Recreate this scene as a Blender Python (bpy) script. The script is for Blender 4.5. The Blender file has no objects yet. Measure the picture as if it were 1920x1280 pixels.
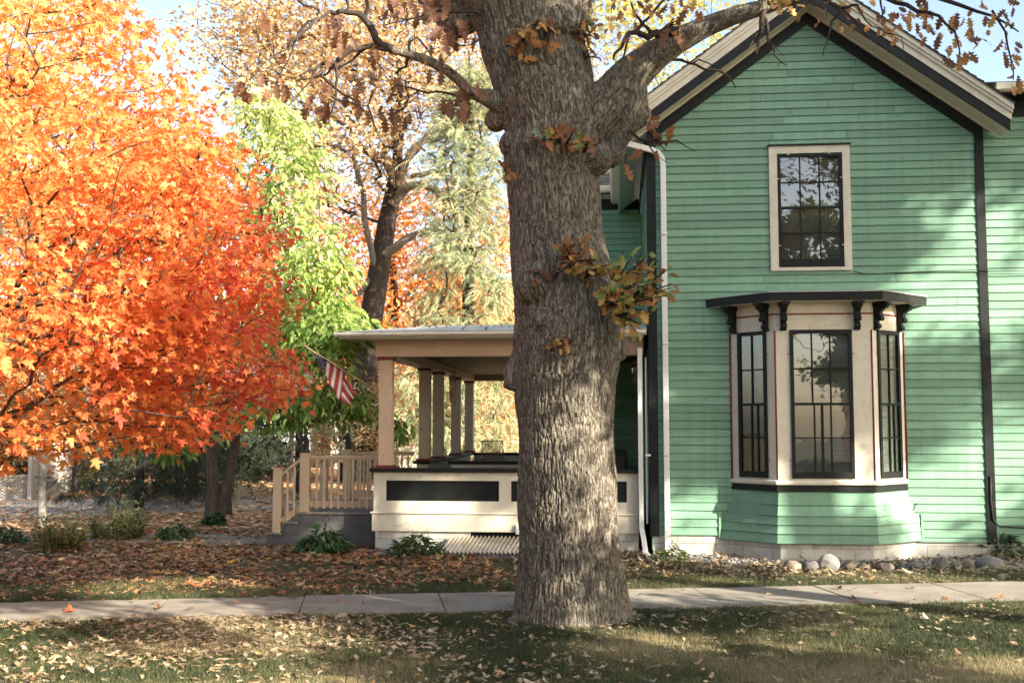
import bpy, math, random
import numpy as np
from mathutils import Vector, Matrix
R = math.radians
rng = np.random.default_rng(7)
random.seed(7)
scene = bpy.context.scene
col = scene.collection
F_, HZ, CH = 2000., 796., 2.1
PIT = math.atan((HZ - 640) / F_)
CAM = np.array([0, 0, CH])
def ray(px, py):
    x = (px - 960) / F_; y = (640 - py) / F_
    return np.array([x, math.cos(PIT) - y * math.sin(PIT), math.sin(PIT) + y * math.cos(PIT)])
def at(px, py, Y):
    d = ray(px, py); return CAM + d * (Y / d[1])
def gp(px, py, z=0.):
    d = ray(px, py); return CAM + d * ((z - CH) / d[2])
YAW = R(5.7)
HO = gp(1222, 1041)
HU = np.array([math.cos(YAW), -math.sin(YAW), 0]); HV = np.array([math.sin(YAW), math.cos(YAW), 0])
def hw(u, v, z=0.):
    p = HO + HU * u + HV * v; return np.array([p[0], p[1], z])

# ------------------------------------------------------------ materials
def newmat(name):
    m = bpy.data.materials.new(name); m.use_nodes = True
    nt = m.node_tree; nt.nodes.clear()
    return m, nt, nt.nodes, nt.links
def N(ns, t, **kw):
    n = ns.new(t)
    for k, v in kw.items():
        if k in n.inputs: n.inputs[k].default_value = v
        else: setattr(n, k, v)
    return n
def c4(c): return (c[0], c[1], c[2], 1)
def ramp(ns, stops, interp='LINEAR'):
    r = ns.new('ShaderNodeValToRGB'); e = r.color_ramp.elements
    r.color_ramp.interpolation = interp
    while len(e) > 1: e.remove(e[-1])
    e[0].position = stops[0][0]; e[0].color = c4(stops[0][1])
    for p, c in stops[1:]:
        q = e.new(p); q.color = c4(c)
    return r
def surf_mat(name, cols, scale=3., rough=.6, bump=.1, bscale=60., stretch=(1, 1, 1), spec=.3, dirt=None, detail=6, metal=0., attr=None, bdist=.01, streak=False):
    """noise-mottled surface; cols = list of colours; optional dirt (colour, amount, scale)"""
    m, nt, ns, L = newmat(name)
    out = ns.new('ShaderNodeOutputMaterial'); b = ns.new('ShaderNodeBsdfPrincipled')
    L.new(b.outputs[0], out.inputs[0])
    tc = ns.new('ShaderNodeTexCoord'); mp = ns.new('ShaderNodeMapping'); mp.inputs['Scale'].default_value = stretch
    L.new(tc.outputs['Object'], mp.inputs[0])
    nz = N(ns, 'ShaderNodeTexNoise', Scale=scale, Detail=detail, Roughness=.6)
    L.new(mp.outputs[0], nz.inputs['Vector'])
    n = len(cols)
    rp = ramp(ns, [(.3 + .4 * i / max(1, n - 1), c) for i, c in enumerate(cols)])
    L.new(nz.outputs[0], rp.inputs[0])
    cout = rp.outputs[0]
    if attr:
        at_ = ns.new('ShaderNodeAttribute'); at_.attribute_name = attr
        mr = ns.new('ShaderNodeMapRange'); mr.inputs['To Min'].default_value = .82; mr.inputs['To Max'].default_value = 1.12
        L.new(at_.outputs['Fac'], mr.inputs[0])
        mx = N(ns, 'ShaderNodeMix', data_type='RGBA', blend_type='MULTIPLY'); mx.inputs[0].default_value = 1
        L.new(cout, mx.inputs[6]); L.new(mr.outputs[0], mx.inputs[7]); cout = mx.outputs[2]
    if dirt:
        dn = N(ns, 'ShaderNodeTexNoise', Scale=dirt[2], Detail=8, Roughness=.7)
        L.new(mp.outputs[0], dn.inputs['Vector'])
        dr = ramp(ns, [(.55, (0, 0, 0)), (.75, (dirt[1],) * 3)])
        L.new(dn.outputs[0], dr.inputs[0])
        mx = N(ns, 'ShaderNodeMix', data_type='RGBA')
        L.new(dr.outputs[0], mx.inputs[0]); L.new(cout, mx.inputs[6]); mx.inputs[7].default_value = c4(dirt[0])
        cout = mx.outputs[2]
    if streak:
        m6 = ns.new('ShaderNodeMapping'); m6.inputs['Scale'].default_value = (9, 9, .55); L.new(tc.outputs['Object'], m6.inputs[0])
        sn = N(ns, 'ShaderNodeTexNoise', Scale=1., Detail=5, Roughness=.6); L.new(m6.outputs[0], sn.inputs['Vector'])
        sr_ = ramp(ns, [(.35, (.90, .91, .89)), (.55, (1, 1, 1)), (.72, (1.04, 1.03, 1.02))]); L.new(sn.outputs[0], sr_.inputs[0])
        mx = N(ns, 'ShaderNodeMix', data_type='RGBA', blend_type='MULTIPLY'); mx.inputs[0].default_value = 1; L.new(cout, mx.inputs[6]); L.new(sr_.outputs[0], mx.inputs[7]); cout = mx.outputs[2]
    L.new(cout, b.inputs['Base Color'])
    b.inputs['Roughness'].default_value = rough; b.inputs['Metallic'].default_value = metal
    b.inputs['Specular IOR Level'].default_value = spec
    if bump:
        bn = N(ns, 'ShaderNodeTexNoise', Scale=bscale, Detail=6, Roughness=.65)
        L.new(mp.outputs[0], bn.inputs['Vector'])
        bp = N(ns, 'ShaderNodeBump', Strength=bump, Distance=bdist)
        L.new(bn.outputs[0], bp.inputs['Height']); L.new(bp.outputs[0], b.inputs['Normal'])
    return m
def leaf_mat(name, stops, trans=.4, rough=.55, spec=.25):
    m, nt, ns, L = newmat(name)
    out = ns.new('ShaderNodeOutputMaterial'); b = ns.new('ShaderNodeBsdfPrincipled'); t = ns.new('ShaderNodeBsdfTranslucent')
    a = ns.new('ShaderNodeAttribute'); a.attribute_name = 'rnd'
    rp = ramp(ns, stops); L.new(a.outputs['Fac'], rp.inputs[0])
    tc = ns.new('ShaderNodeTexCoord'); nz = N(ns, 'ShaderNodeTexNoise', Scale=45., Detail=3)
    L.new(tc.outputs['Object'], nz.inputs['Vector'])
    mr = ns.new('ShaderNodeMapRange'); mr.inputs['From Min'].default_value = .3; mr.inputs['From Max'].default_value = .7
    mr.inputs['To Min'].default_value = .78; mr.inputs['To Max'].default_value = 1.15
    L.new(nz.outputs[0], mr.inputs[0])
    mx = N(ns, 'ShaderNodeMix', data_type='RGBA', blend_type='MULTIPLY'); mx.inputs[0].default_value = 1
    L.new(rp.outputs[0], mx.inputs[6]); L.new(mr.outputs[0], mx.inputs[7])
    L.new(mx.outputs[2], b.inputs['Base Color']); L.new(mx.outputs[2], t.inputs['Color'])
    b.inputs['Roughness'].default_value = rough; b.inputs['Specular IOR Level'].default_value = spec
    ms = ns.new('ShaderNodeMixShader'); ms.inputs[0].default_value = trans
    L.new(b.outputs[0], ms.inputs[1]); L.new(t.outputs[0], ms.inputs[2]); L.new(ms.outputs[0], out.inputs[0])
    return m
M = {}
M['siding'] = surf_mat('green_paint', [(.132, .258, .168), (.170, .318, .214), (.150, .288, .190)], 1.6, .55, .25, 40., (1, 1, 5), .3, ((.10, .17, .11), .55, 7.), attr='rnd', streak=True)
M['lap_shade_and_seam'] = surf_mat('lap_shade_and_joints', [(.025, .042, .03), (.045, .075, .052)], 6., .8, 0)  # dark tone painting the shade line under each board lap, also board joints
M['black'] = surf_mat('black_trim_paint', [(.005, .007, .0065), (.011, .013, .012)], 5., .5, .15, 50., (1, 1, 1), .22)
M['cream'] = surf_mat('cream_trim_paint', [(.50, .46, .355), (.58, .54, .43), (.54, .50, .39)], 2.5, .5, .15, 60., (1, 1, 1), .35, ((.28, .23, .17), .5, 9.))
M['white'] = surf_mat('white_paint', [(.62, .63, .60), (.70, .70, .66)], 3., .45, .1, 60., (1, 1, 1), .4, ((.35, .33, .28), .35, 6.))
M['maroon'] = surf_mat('maroon_paint', [(.14, .022, .03), (.18, .03, .04)], 6., .5, .1)
M['post'] = surf_mat('beige_rail_paint', [(.48, .35, .235), (.54, .405, .28)], 2.5, .5, .12, 60., (1, 1, 1), .35, ((.22, .17, .12), .5, 11.))
M['greydeck'] = surf_mat('grey_step_paint', [(.065, .062, .065), (.10, .095, .095)], 4., .65, .2, 50., (1, 1, 1), .3, ((.16, .14, .12), .5, 8.))
M['deckboard'] = surf_mat('weathered_deck_boards', [(.16, .14, .12), (.24, .21, .18)], 4., .75, .3, 60., (1, 8, 1), .2, attr='rnd')
M['block'] = surf_mat('painted_block', [(.52, .51, .46), (.66, .65, .59), (.60, .58, .52)], 2.2, .75, .5, 35., (1, 1, 1), .2, ((.25, .24, .20), .7, 5.))
M['shingle'] = surf_mat('asphalt_shingles', [(.10, .085, .075), (.20, .17, .145)], 9., .9, .6, 90., (1, 1, 1), .15, attr='rnd')
M['metalroof'] = surf_mat('pale_metal_roof', [(.36, .38, .37), (.46, .47, .45)], 3., .5, .1, 40., (1, 1, 1), .4, ((.2, .18, .15), .6, 6.))
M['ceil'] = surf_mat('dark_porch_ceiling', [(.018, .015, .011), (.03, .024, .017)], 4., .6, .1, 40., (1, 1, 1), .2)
M['dark'] = surf_mat('dark_interior', [(.02, .02, .018), (.03, .028, .025)], 3., .8, 0)
M['blind'] = surf_mat('blind_slats', [(.46, .48, .43), (.54, .56, .50)], 3., .5, 0)
M['curtain'] = surf_mat('curtain_cloth', [(.30, .12, .07), (.42, .20, .12)], 4., .8, .2, 30., (12, 12, 1))
M['concrete'] = surf_mat('sidewalk_concrete', [(.18, .155, .12), (.235, .207, .163), (.28, .25, .20)], 2.3, .85, .5, 120., (1, 1, 1), .2, ((.14, .12, .10), .7, 3.5), bdist=.006)
M['asphalt'] = surf_mat('pale_road_surface', [(.30, .27, .23), (.42, .38, .33)], 1.2, .9, .5, 60., (1, 1, 1), .2, ((.40, .26, .14), .8, 1.6))
M['brass'] = surf_mat('aged_brass', [(.20, .15, .09), (.30, .23, .14)], 8., .4, .1, metal=.6)
M['iron'] = surf_mat('dark_cast_iron', [(.012, .013, .014), (.025, .025, .025)], 12., .45, .3, 40., spec=.5)
M['wood'] = surf_mat('varnished_wood', [(.22, .15, .08), (.30, .20, .11)], 6., .5, .1, 40., (1, 1, .2))
M['copper'] = surf_mat('chime_metal', [(.35, .20, .12), (.45, .28, .18)], 6., .35, 0, metal=.7)
M['redcloth'] = surf_mat('red_cloth', [(.17, .014, .018), (.22, .02, .02)], 8., .8, .1)
M['whitecloth'] = surf_mat('white_cloth', [(.27, .23, .21), (.33, .28, .25)], 8., .8, .1)
M['navycloth'] = surf_mat('navy_cloth', [(.012, .015, .04), (.02, .022, .055)], 8., .8, .1)
M['greycloth'] = surf_mat('grey_cloth', [(.10, .10, .09), (.16, .15, .13)], 8., .8, .1)
M['mesh'] = leaf_mat('brown_sling', [(0, (.17, .085, .04)), (1, (.24, .12, .06))], .6)
M['plastic'] = surf_mat('corrugated_plastic', [(.42, .36, .26), (.60, .54, .42)], 5., .4, .1, 40., (1, 1, 1), .5, ((.14, .10, .06), .8, 6.))
M['stucco'] = surf_mat('tan_fence_boards', [(.34, .29, .24), (.46, .40, .34)], 2., .9, .4, 40., (6, 6, 1))
M['lattice'] = surf_mat('lattice_wood', [(.40, .36, .31), (.50, .46, .40)], 3., .8, .2)
M['soil'] = surf_mat('dark_soil', [(.035, .025, .018), (.06, .045, .032)], 5., .95, .6, 30.)
M['farwhite'] = surf_mat('far_house_siding', [(.66, .64, .60), (.76, .74, .70)], 1., .7, .2, 10., (1, 1, 6))
M['farpink'] = surf_mat('far_brick_wall', [(.45, .28, .23), (.52, .33, .27)], 3., .8, .2, 10.)
M['farroof'] = surf_mat('far_roof_shingles', [(.12, .11, .10), (.18, .16, .15)], 3., .9, .2, 10.)
M['blackcable'] = surf_mat('cable_rubber', [(.01, .01, .01), (.02, .02, .02)], 5., .5, 0)

def block_mat():
    m, nt, ns, L = newmat('painted_block')
    out = ns.new('ShaderNodeOutputMaterial'); b = ns.new('ShaderNodeBsdfPrincipled'); L.new(b.outputs[0], out.inputs[0]); b.inputs['Roughness'].default_value = .8
    tc = ns.new('ShaderNodeTexCoord'); s = ns.new('ShaderNodeSeparateXYZ'); L.new(tc.outputs['Object'], s.inputs[0]); c = ns.new('ShaderNodeCombineXYZ'); L.new(s.outputs[0], c.inputs[0]); L.new(s.outputs[2], c.inputs[1])
    br_ = N(ns, 'ShaderNodeTexBrick', Scale=1.); br_.inputs['Brick Width'].default_value = .41; br_.inputs['Row Height'].default_value = .2; br_.inputs['Mortar Size'].default_value = .006; br_.inputs['Mortar Smooth'].default_value = .3
    br_.inputs['Color1'].default_value = (.44, .43, .38, 1); br_.inputs['Color2'].default_value = (.50, .49, .44, 1); br_.inputs['Mortar'].default_value = (.27, .26, .22, 1); L.new(c.outputs[0], br_.inputs['Vector'])
    nz = N(ns, 'ShaderNodeTexNoise', Scale=4., Detail=8, Roughness=.7); L.new(tc.outputs['Object'], nz.inputs['Vector']); r = ramp(ns, [(.35, (.72, .70, .62)), (.55, (1, 1, 1)), (.75, (1.08, 1.07, 1.05))]); L.new(nz.outputs[0], r.inputs[0])
    mx = N(ns, 'ShaderNodeMix', data_type='RGBA', blend_type='MULTIPLY'); mx.inputs[0].default_value = 1; L.new(br_.outputs[0], mx.inputs[6]); L.new(r.outputs[0], mx.inputs[7])
    d = N(ns, 'ShaderNodeTexNoise', Scale=9., Detail=8, Roughness=.75); L.new(tc.outputs['Object'], d.inputs['Vector']); dr = ramp(ns, [(.6, (0, 0, 0)), (.72, (.7, .7, .7))]); L.new(d.outputs[0], dr.inputs[0])
    m2 = N(ns, 'ShaderNodeMix', data_type='RGBA'); L.new(dr.outputs[0], m2.inputs[0]); L.new(mx.outputs[2], m2.inputs[6]); m2.inputs[7].default_value = (.20, .18, .14, 1); L.new(m2.outputs[2], b.inputs['Base Color'])
    bp = N(ns, 'ShaderNodeBump', Strength=.8, Distance=.008, invert=True); L.new(br_.outputs['Fac'], bp.inputs['Height']); L.new(bp.outputs[0], b.inputs['Normal'])
    return m
M['block'] = block_mat()
def bark_mat(name, cols, sx=9., sz=1.6, bump=.8, bdist=.03, base=None, furrow=None, patch=None, patch_amt=0):
    m, nt, ns, L = newmat(name)
    out = ns.new('ShaderNodeOutputMaterial'); b = ns.new('ShaderNodeBsdfPrincipled'); L.new(b.outputs[0], out.inputs[0])
    tc = ns.new('ShaderNodeTexCoord'); mp = ns.new('ShaderNodeMapping'); mp.inputs['Scale'].default_value = (sx, sx, sz)
    L.new(tc.outputs['Object'], mp.inputs[0])
    n1 = N(ns, 'ShaderNodeTexNoise', Scale=2., Detail=8, Roughness=.65, Distortion=.5); L.new(mp.outputs[0], n1.inputs['Vector'])
    cr_h = None
    if furrow:
        m4 = ns.new('ShaderNodeMapping'); m4.inputs['Scale'].default_value = (25, 25, 7.); L.new(tc.outputs['Object'], m4.inputs[0])
        nf = N(ns, 'ShaderNodeTexNoise', Scale=1., Detail=3, Roughness=.55, Distortion=.35); L.new(m4.outputs[0], nf.inputs['Vector'])
        sb = N(ns, 'ShaderNodeMath', operation='SUBTRACT'); sb.inputs[1].default_value = .5; L.new(nf.outputs[0], sb.inputs[0])
        ab = N(ns, 'ShaderNodeMath', operation='ABSOLUTE'); L.new(sb.outputs[0], ab.inputs[0])
        cr_h = ns.new('ShaderNodeMapRange'); cr_h.inputs['From Max'].default_value = .055; L.new(ab.outputs[0], cr_h.inputs[0])
    n2 = N(ns, 'ShaderNodeTexNoise', Scale=1.3, Detail=4); L.new(tc.outputs['Object'], n2.inputs['Vector'])
    rp = ramp(ns, [(.3, cols[0]), (.5, cols[1]), (.7, cols[2])]); L.new(n1.outputs[0], rp.inputs[0])
    mx = N(ns, 'ShaderNodeMix', data_type='RGBA'); r2 = ramp(ns, [(.5, (0, 0, 0)), (.7, (patch_amt,) * 3)])
    L.new(n2.outputs[0], r2.inputs[0]); L.new(r2.outputs[0], mx.inputs[0]); L.new(rp.outputs[0], mx.inputs[6]); mx.inputs[7].default_value = c4(patch or cols[2])
    co = mx.outputs[2]
    if furrow:
        a = ns.new('ShaderNodeAttribute'); a.attribute_name = 'rnd'; m3 = N(ns, 'ShaderNodeMix', data_type='RGBA'); L.new(a.outputs['Fac'], m3.inputs[0]); L.new(co, m3.inputs[6]); m3.inputs[7].default_value = c4(furrow); m5 = N(ns, 'ShaderNodeMix', data_type='RGBA'); L.new(cr_h.outputs[0], m5.inputs[0]); L.new(m3.outputs[2], m5.inputs[7]); m5.inputs[6].default_value = c4([q * 2.3 for q in furrow]); co = m5.outputs[2]
    L.new(co, b.inputs['Base Color']); b.inputs['Roughness'].default_value = .9; b.inputs['Specular IOR Level'].default_value = .15
    bp = N(ns, 'ShaderNodeBump', Strength=bump, Distance=bdist); L.new(n1.outputs[0], bp.inputs['Height']); L.new(bp.outputs[0], b.inputs['Normal'])
    if cr_h:
        b2 = N(ns, 'ShaderNodeBump', Strength=1., Distance=.009); L.new(cr_h.outputs[0], b2.inputs['Height']); L.new(bp.outputs[0], b2.inputs['Normal']); L.new(b2.outputs[0], b.inputs['Normal'])
    return m
M['oakbark'] = bark_mat('oak_bark', [(.104, .088, .064), (.19, .165, .125), (.31, .278, .217)], 26., 6., .8, .014, patch=(.20, .20, .155), patch_amt=.4, furrow=(.045, .034, .025))
M['bark'] = bark_mat('brown_bark', [(.045, .032, .024), (.085, .062, .046), (.13, .10, .08)], 12., 2.)
M['darkbark'] = bark_mat('dark_bark', [(.025, .018, .014), (.045, .034, .027), (.08, .065, .055)], 8., 1.5)
M['palebark'] = bark_mat('pale_bark', [(.09, .08, .065), (.18, .165, .14), (.34, .32, .28)], 5., 5.)
M['greybark'] = bark_mat('grey_bark', [(.10, .085, .07), (.17, .145, .12), (.24, .21, .18)], 8., 1.5)

def glass_mat():
    m, nt, ns, L = newmat('window_glass')
    out = ns.new('ShaderNodeOutputMaterial'); g = N(ns, 'ShaderNodeBsdfGlossy', Roughness=.015); t = ns.new('ShaderNodeBsdfTransparent')
    t.inputs[0].default_value = (.86, .88, .86, 1)
    fr = N(ns, 'ShaderNodeFresnel', IOR=2.2)
    ad = N(ns, 'ShaderNodeMath', operation='ADD'); ad.inputs[1].default_value = .06
    tc = ns.new('ShaderNodeTexCoord'); nz = N(ns, 'ShaderNodeTexNoise', Scale=2.5, Detail=2); L.new(tc.outputs['Object'], nz.inputs['Vector'])
    bp = N(ns, 'ShaderNodeBump', Strength=.025, Distance=.04); L.new(nz.outputs[0], bp.inputs['Height']); L.new(bp.outputs[0], g.inputs['Normal'])
    L.new(fr.outputs[0], ad.inputs[0]); ms = ns.new('ShaderNodeMixShader'); L.new(ad.outputs[0], ms.inputs[0])
    L.new(t.outputs[0], ms.inputs[1]); L.new(g.outputs[0], ms.inputs[2]); L.new(ms.outputs[0], out.inputs[0])
    return m
M['glass'] = glass_mat()

# ------------------------------------------------------------ object helpers
def tag(o, label=None, cat=None, group=None, kind=None):
    if label: o['label'] = label
    if cat: o['category'] = cat
    if group: o['group'] = group
    if kind: o['kind'] = kind
    return o
def empty(name, loc, label, cat, rz=0., group=None):
    o = bpy.data.objects.new(name, None); col.objects.link(o)
    o.location = loc; o.rotation_euler = (0, 0, rz); o.empty_display_size = .2
    return tag(o, label, cat, group)
def npmesh(name, V, F, mats, parent=None, base=None, attr=None, midx=None, smooth=False):
    """V (n,3); F (m,k) array of equal-size faces; world coords unless parented to an Empty given by base"""
    V = np.asarray(V, dtype=np.float32).copy()
    if base is not None: V = V - np.asarray(base, dtype=np.float32)
    F = np.asarray(F, dtype=np.int32); k = F.shape[1]
    me = bpy.data.meshes.new(name)
    me.vertices.add(len(V)); me.vertices.foreach_set('co', V.ravel())
    me.loops.add(F.size); me.loops.foreach_set('vertex_index', F.ravel())
    me.polygons.add(len(F)); me.polygons.foreach_set('loop_start', np.arange(0, F.size, k, dtype=np.int32))
    if not isinstance(mats, (list, tuple)): mats = [mats]
    for m in mats: me.materials.append(m)
    if midx is not None: me.polygons.foreach_set('material_index', np.asarray(midx, dtype=np.int32))
    me.update(calc_edges=True)
    if smooth: me.polygons.foreach_set('use_smooth', np.ones(len(F), dtype=bool))
    if attr is not None:
        a = me.attributes.new('rnd', 'FLOAT', 'FACE'); a.data.foreach_set('value', np.asarray(attr, dtype=np.float32))
    o = bpy.data.objects.new(name, me); col.objects.link(o)
    if parent is not None: o.parent = parent
    elif base is not None: o.location = base
    return o
class MB:
    def __init__(s): s.v = []; s.f = []; s.a = []; s.sm = []; s.mi = []; s.cur = 0
    def add(s, V, F, smooth=False, rnd=None):
        b = len(s.v); s.v += [tuple(map(float, p)) for p in V]
        r = random.random() if rnd is None else rnd
        for f in F: s.f.append([b + i for i in f]); s.a.append(r); s.sm.append(smooth); s.mi.append(s.cur)
    def box(s, a, b, rnd=None):
        x0, y0, z0 = a; x1, y1, z1 = b
        V = [(x0, y0, z0), (x1, y0, z0), (x1, y1, z0), (x0, y1, z0), (x0, y0, z1), (x1, y0, z1), (x1, y1, z1), (x0, y1, z1)]
        s.add(V, [(0, 3, 2, 1), (4, 5, 6, 7), (0, 1, 5, 4), (1, 2, 6, 5), (2, 3, 7, 6), (3, 0, 4, 7)], rnd=rnd)
    def prism(s, poly, axis, a, b):
        """poly 2D in the two other axes, extruded along axis from a to b"""
        def P(q, t):
            if axis == 0: return (t, q[0], q[1])
            if axis == 1: return (q[0], t, q[1])
            return (q[0], q[1], t)
        n = len(poly); V = [P(q, a) for q in poly] + [P(q, b) for q in poly]
        s.add(V, [tuple(range(n))[::-1], tuple(range(n, 2 * n))] + [(i, (i + 1) % n, n + (i + 1) % n, n + i) for i in range(n)])
    def beam(s, p, q, w, h, up=(0, 0, 1)):
        p = Vector(p); q = Vector(q); d = (q - p).normalized(); up = Vector(up)
        x = d.cross(up)
        if x.length < 1e-4: x = d.cross(Vector((0, 1, 0)))
        x.normalize(); y = x.cross(d)
        c = [(-w / 2, -h / 2), (w / 2, -h / 2), (w / 2, h / 2), (-w / 2, h / 2)]
        V = [p + x * a + y * b for a, b in c] + [q + x * a + y * b for a, b in c]
        s.add(V, [(0, 1, 2, 3), (7, 6, 5, 4), (0, 4, 5, 1), (1, 5, 6, 2), (2, 6, 7, 3), (3, 7, 4, 0)])
    def tube(s, pts, rad, n=8, cap=True):
        pts = [Vector(p) for p in pts]
        if not hasattr(rad, '__len__'): rad = [rad] * len(pts)
        V = []; ref = None
        for i, p in enumerate(pts):
            d = (pts[min(i + 1, len(pts) - 1)] - pts[max(i - 1, 0)]).normalized()
            if ref is None: ref = d.orthogonal().normalized()
            ref = (ref - d * ref.dot(d)).normalized(); y = d.cross(ref)
            for k in range(n):
                a = 2 * math.pi * k / n; V.append(p + (ref * math.cos(a) + y * math.sin(a)) * rad[i])
        F = [(i * n + k, i * n + (k + 1) % n, (i + 1) * n + (k + 1) % n, (i + 1) * n + k) for i in range(len(pts) - 1) for k in range(n)]
        if cap: F += [tuple(range(n))[::-1], tuple((len(pts) - 1) * n + k for k in range(n))]
        s.add(V, F, smooth=True)
    def lathe(s, prof, c=(0, 0, 0), n=16):
        V = []; 
        for r, z in prof:
            for k in range(n):
                a = 2 * math.pi * k / n; V.append((c[0] + r * math.cos(a), c[1] + r * math.sin(a), c[2] + z))
        F = [(i * n + k, i * n + (k + 1) % n, (i + 1) * n + (k + 1) % n, (i + 1) * n + k) for i in range(len(prof) - 1) for k in range(n)]
        F += [tuple(range(n))[::-1], tuple((len(prof) - 1) * n + k for k in range(n))]
        s.add(V, F, smooth=True)
    def build(s, name, mats, parent=None, loc=None, bevel=0.):
        me = bpy.data.meshes.new(name); me.from_pydata(s.v, [], s.f)
        if not isinstance(mats, (list, tuple)): mats = [mats]
        for m in mats: me.materials.append(m)
        me.polygons.foreach_set('use_smooth', s.sm); me.polygons.foreach_set('material_index', s.mi)
        a = me.attributes.new('rnd', 'FLOAT', 'FACE'); a.data.foreach_set('value', s.a)
        me.update()
        o = bpy.data.objects.new(name, me); col.objects.link(o)
        if parent is not None: o.parent = parent
        if loc is not None: o.location = loc
        if bevel:
            b = o.modifiers.new('b', 'BEVEL'); b.width = bevel; b.segments = 2; b.limit_method = 'ANGLE'
        return o

# ------------------------------------------------------------ noise
_perm = np.random.default_rng(3).random((64, 64, 64)).astype(np.float32)
def vnoise(P):
    P = np.asarray(P, dtype=np.float64); i = np.floor(P).astype(int); f = P - i; f = f * f * (3 - 2 * f); i &= 63; j = (i + 1) & 63
    x0, y0, z0 = i[:, 0], i[:, 1], i[:, 2]; x1, y1, z1 = j[:, 0], j[:, 1], j[:, 2]; fx, fy, fz = f.T
    a = _perm[x0, y0, z0] * (1 - fx) + _perm[x1, y0, z0] * fx; b = _perm[x0, y1, z0] * (1 - fx) + _perm[x1, y1, z0] * fx
    c = _perm[x0, y0, z1] * (1 - fx) + _perm[x1, y0, z1] * fx; d = _perm[x0, y1, z1] * (1 - fx) + _perm[x1, y1, z1] * fx
    return (a * (1 - fy) + b * fy) * (1 - fz) + (c * (1 - fy) + d * fy) * fz
def fbm(P, o=3):
    s = 0; a = .5; t = 0
    for k in range(o): s = s + a * vnoise(P * 2 ** k + 17.3 * k); t += a; a *= .5
    return s / t
def n2(x, y, s, off=0.):
    return fbm(np.stack([x * s + off, y * s + off * .7, np.full_like(x, off)], 1), 3)

# ------------------------------------------------------------ leaves
def fan_leaf(half, c=(0, .35), fold=.12, curl=.15, seed=0):
    r = np.random.default_rng(seed)
    L = [(x, y) for x, y in half]; out = [(0, 0)] + L + [(0, 1)] + [(-x, y) for x, y in L[::-1]]
    V = [(c[0], c[1], 0)] + [(x, y, 0) for x, y in out]; V = np.array(V, float)
    V[:, 2] = fold * np.abs(V[:, 0]) - curl * (V[:, 1] - .2) ** 2 + r.normal(0, .03, len(V)); V[0, 2] = 0
    n = len(out); F = [(0, 1 + i, 1 + (i + 1) % n) for i in range(n)]
    return V, np.array(F)
def strip_leaf(ws, fold=.15, curl=.2, seed=0, wave=.02):
    r = np.random.default_rng(seed)
    V = []; F = []
    for i, (y, w) in enumerate(ws):
        z = -curl * y * y
        V += [(-w, y, z + fold * w + r.normal(0, wave)), (0, y, z), (w, y, z + fold * w + r.normal(0, wave))]
    for i in range(len(ws) - 1):
        a = 3 * i; F += [(a, a + 1, a + 4), (a, a + 4, a + 3), (a + 1, a + 2, a + 5), (a + 1, a + 5, a + 4)]
    return np.array(V, float), np.array(F)
MAPH = [(.40, .04), (.22, .20), (.58, .58), (.17, .50), (.15, .76)]
MAPLE = [fan_leaf(MAPH, curl=c, fold=f, seed=i) for i, (c, f) in enumerate([(.1, .1), (.45, .3), (-.2, .25), (.6, -.2)])]
OAKW = [(0, .01), (.12, .05), (.24, .24), (.33, .09), (.47, .34), (.57, .13), (.70, .32), (.80, .13), (.90, .17), (1., .02)]
OAK = [strip_leaf(OAKW, f, c, i, .04) for i, (c, f) in enumerate([(.1, .2), (.35, .5), (-.2, .35)])]
OVATE = [strip_leaf([(0, .01), (.25, .2), (.6, .17), (1, .01)], f, c, i) for i, (c, f) in enumerate([(.15, .2), (.35, .35)])]
SMALL = [(np.array([(-.28, .3, .03), (0, 0, 0), (.28, .35, .04), (0, 1, -.1)]), np.array([(0, 1, 2), (0, 2, 3)])),
         (np.array([(-.35, .5, .1), (0, 0, 0), (.2, .45, -.05), (.05, .9, .1)]), np.array([(0, 1, 2), (0, 2, 3)]))]
CLUMP = []
for s_ in range(3):
    r_ = np.random.default_rng(s_ + 50); V_ = []; F_l = []
    for k in range(4):
        d = r_.normal(size=3); d /= np.linalg.norm(d); c_ = r_.normal(0, .3, 3); p = np.cross(d, r_.normal(size=3)); p /= np.linalg.norm(p)
        b_ = len(V_); V_ += [c_, c_ + d * .5 + p * .2, c_ + d * .55 - p * .22]; F_l.append((b_, b_ + 1, b_ + 2))
    CLUMP.append((np.array(V_), np.array(F_l)))
SPRAY = []   # drooping conifer spray
for s_ in range(3):
    r_ = np.random.default_rng(s_ + 80); V_ = []; F_l = []
    for k in range(7):
        y = k / 7.; w = .26 * (1 - y * .6)
        for sg in (-1, 1):
            b_ = len(V_); q = np.array([0, y, -.15 * y * y]); tip = q + np.array([sg * w, .22, -.05 - r_.random() * .2])
            V_ += [q + (0, -.03, 0), q + (0, .05, 0), tip]; F_l.append((b_, b_ + 1, b_ + 2))
    b_ = len(V_); V_ += [(-.02, 0, 0), (.02, 0, 0), (0, 1.05, -.18)]; F_l.append((b_, b_ + 1, b_ + 2))
    SPRAY.append((np.array(V_, float), np.array(F_l)))
def unit(a): return a / np.maximum(np.linalg.norm(a, axis=-1, keepdims=True), 1e-9)
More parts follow.
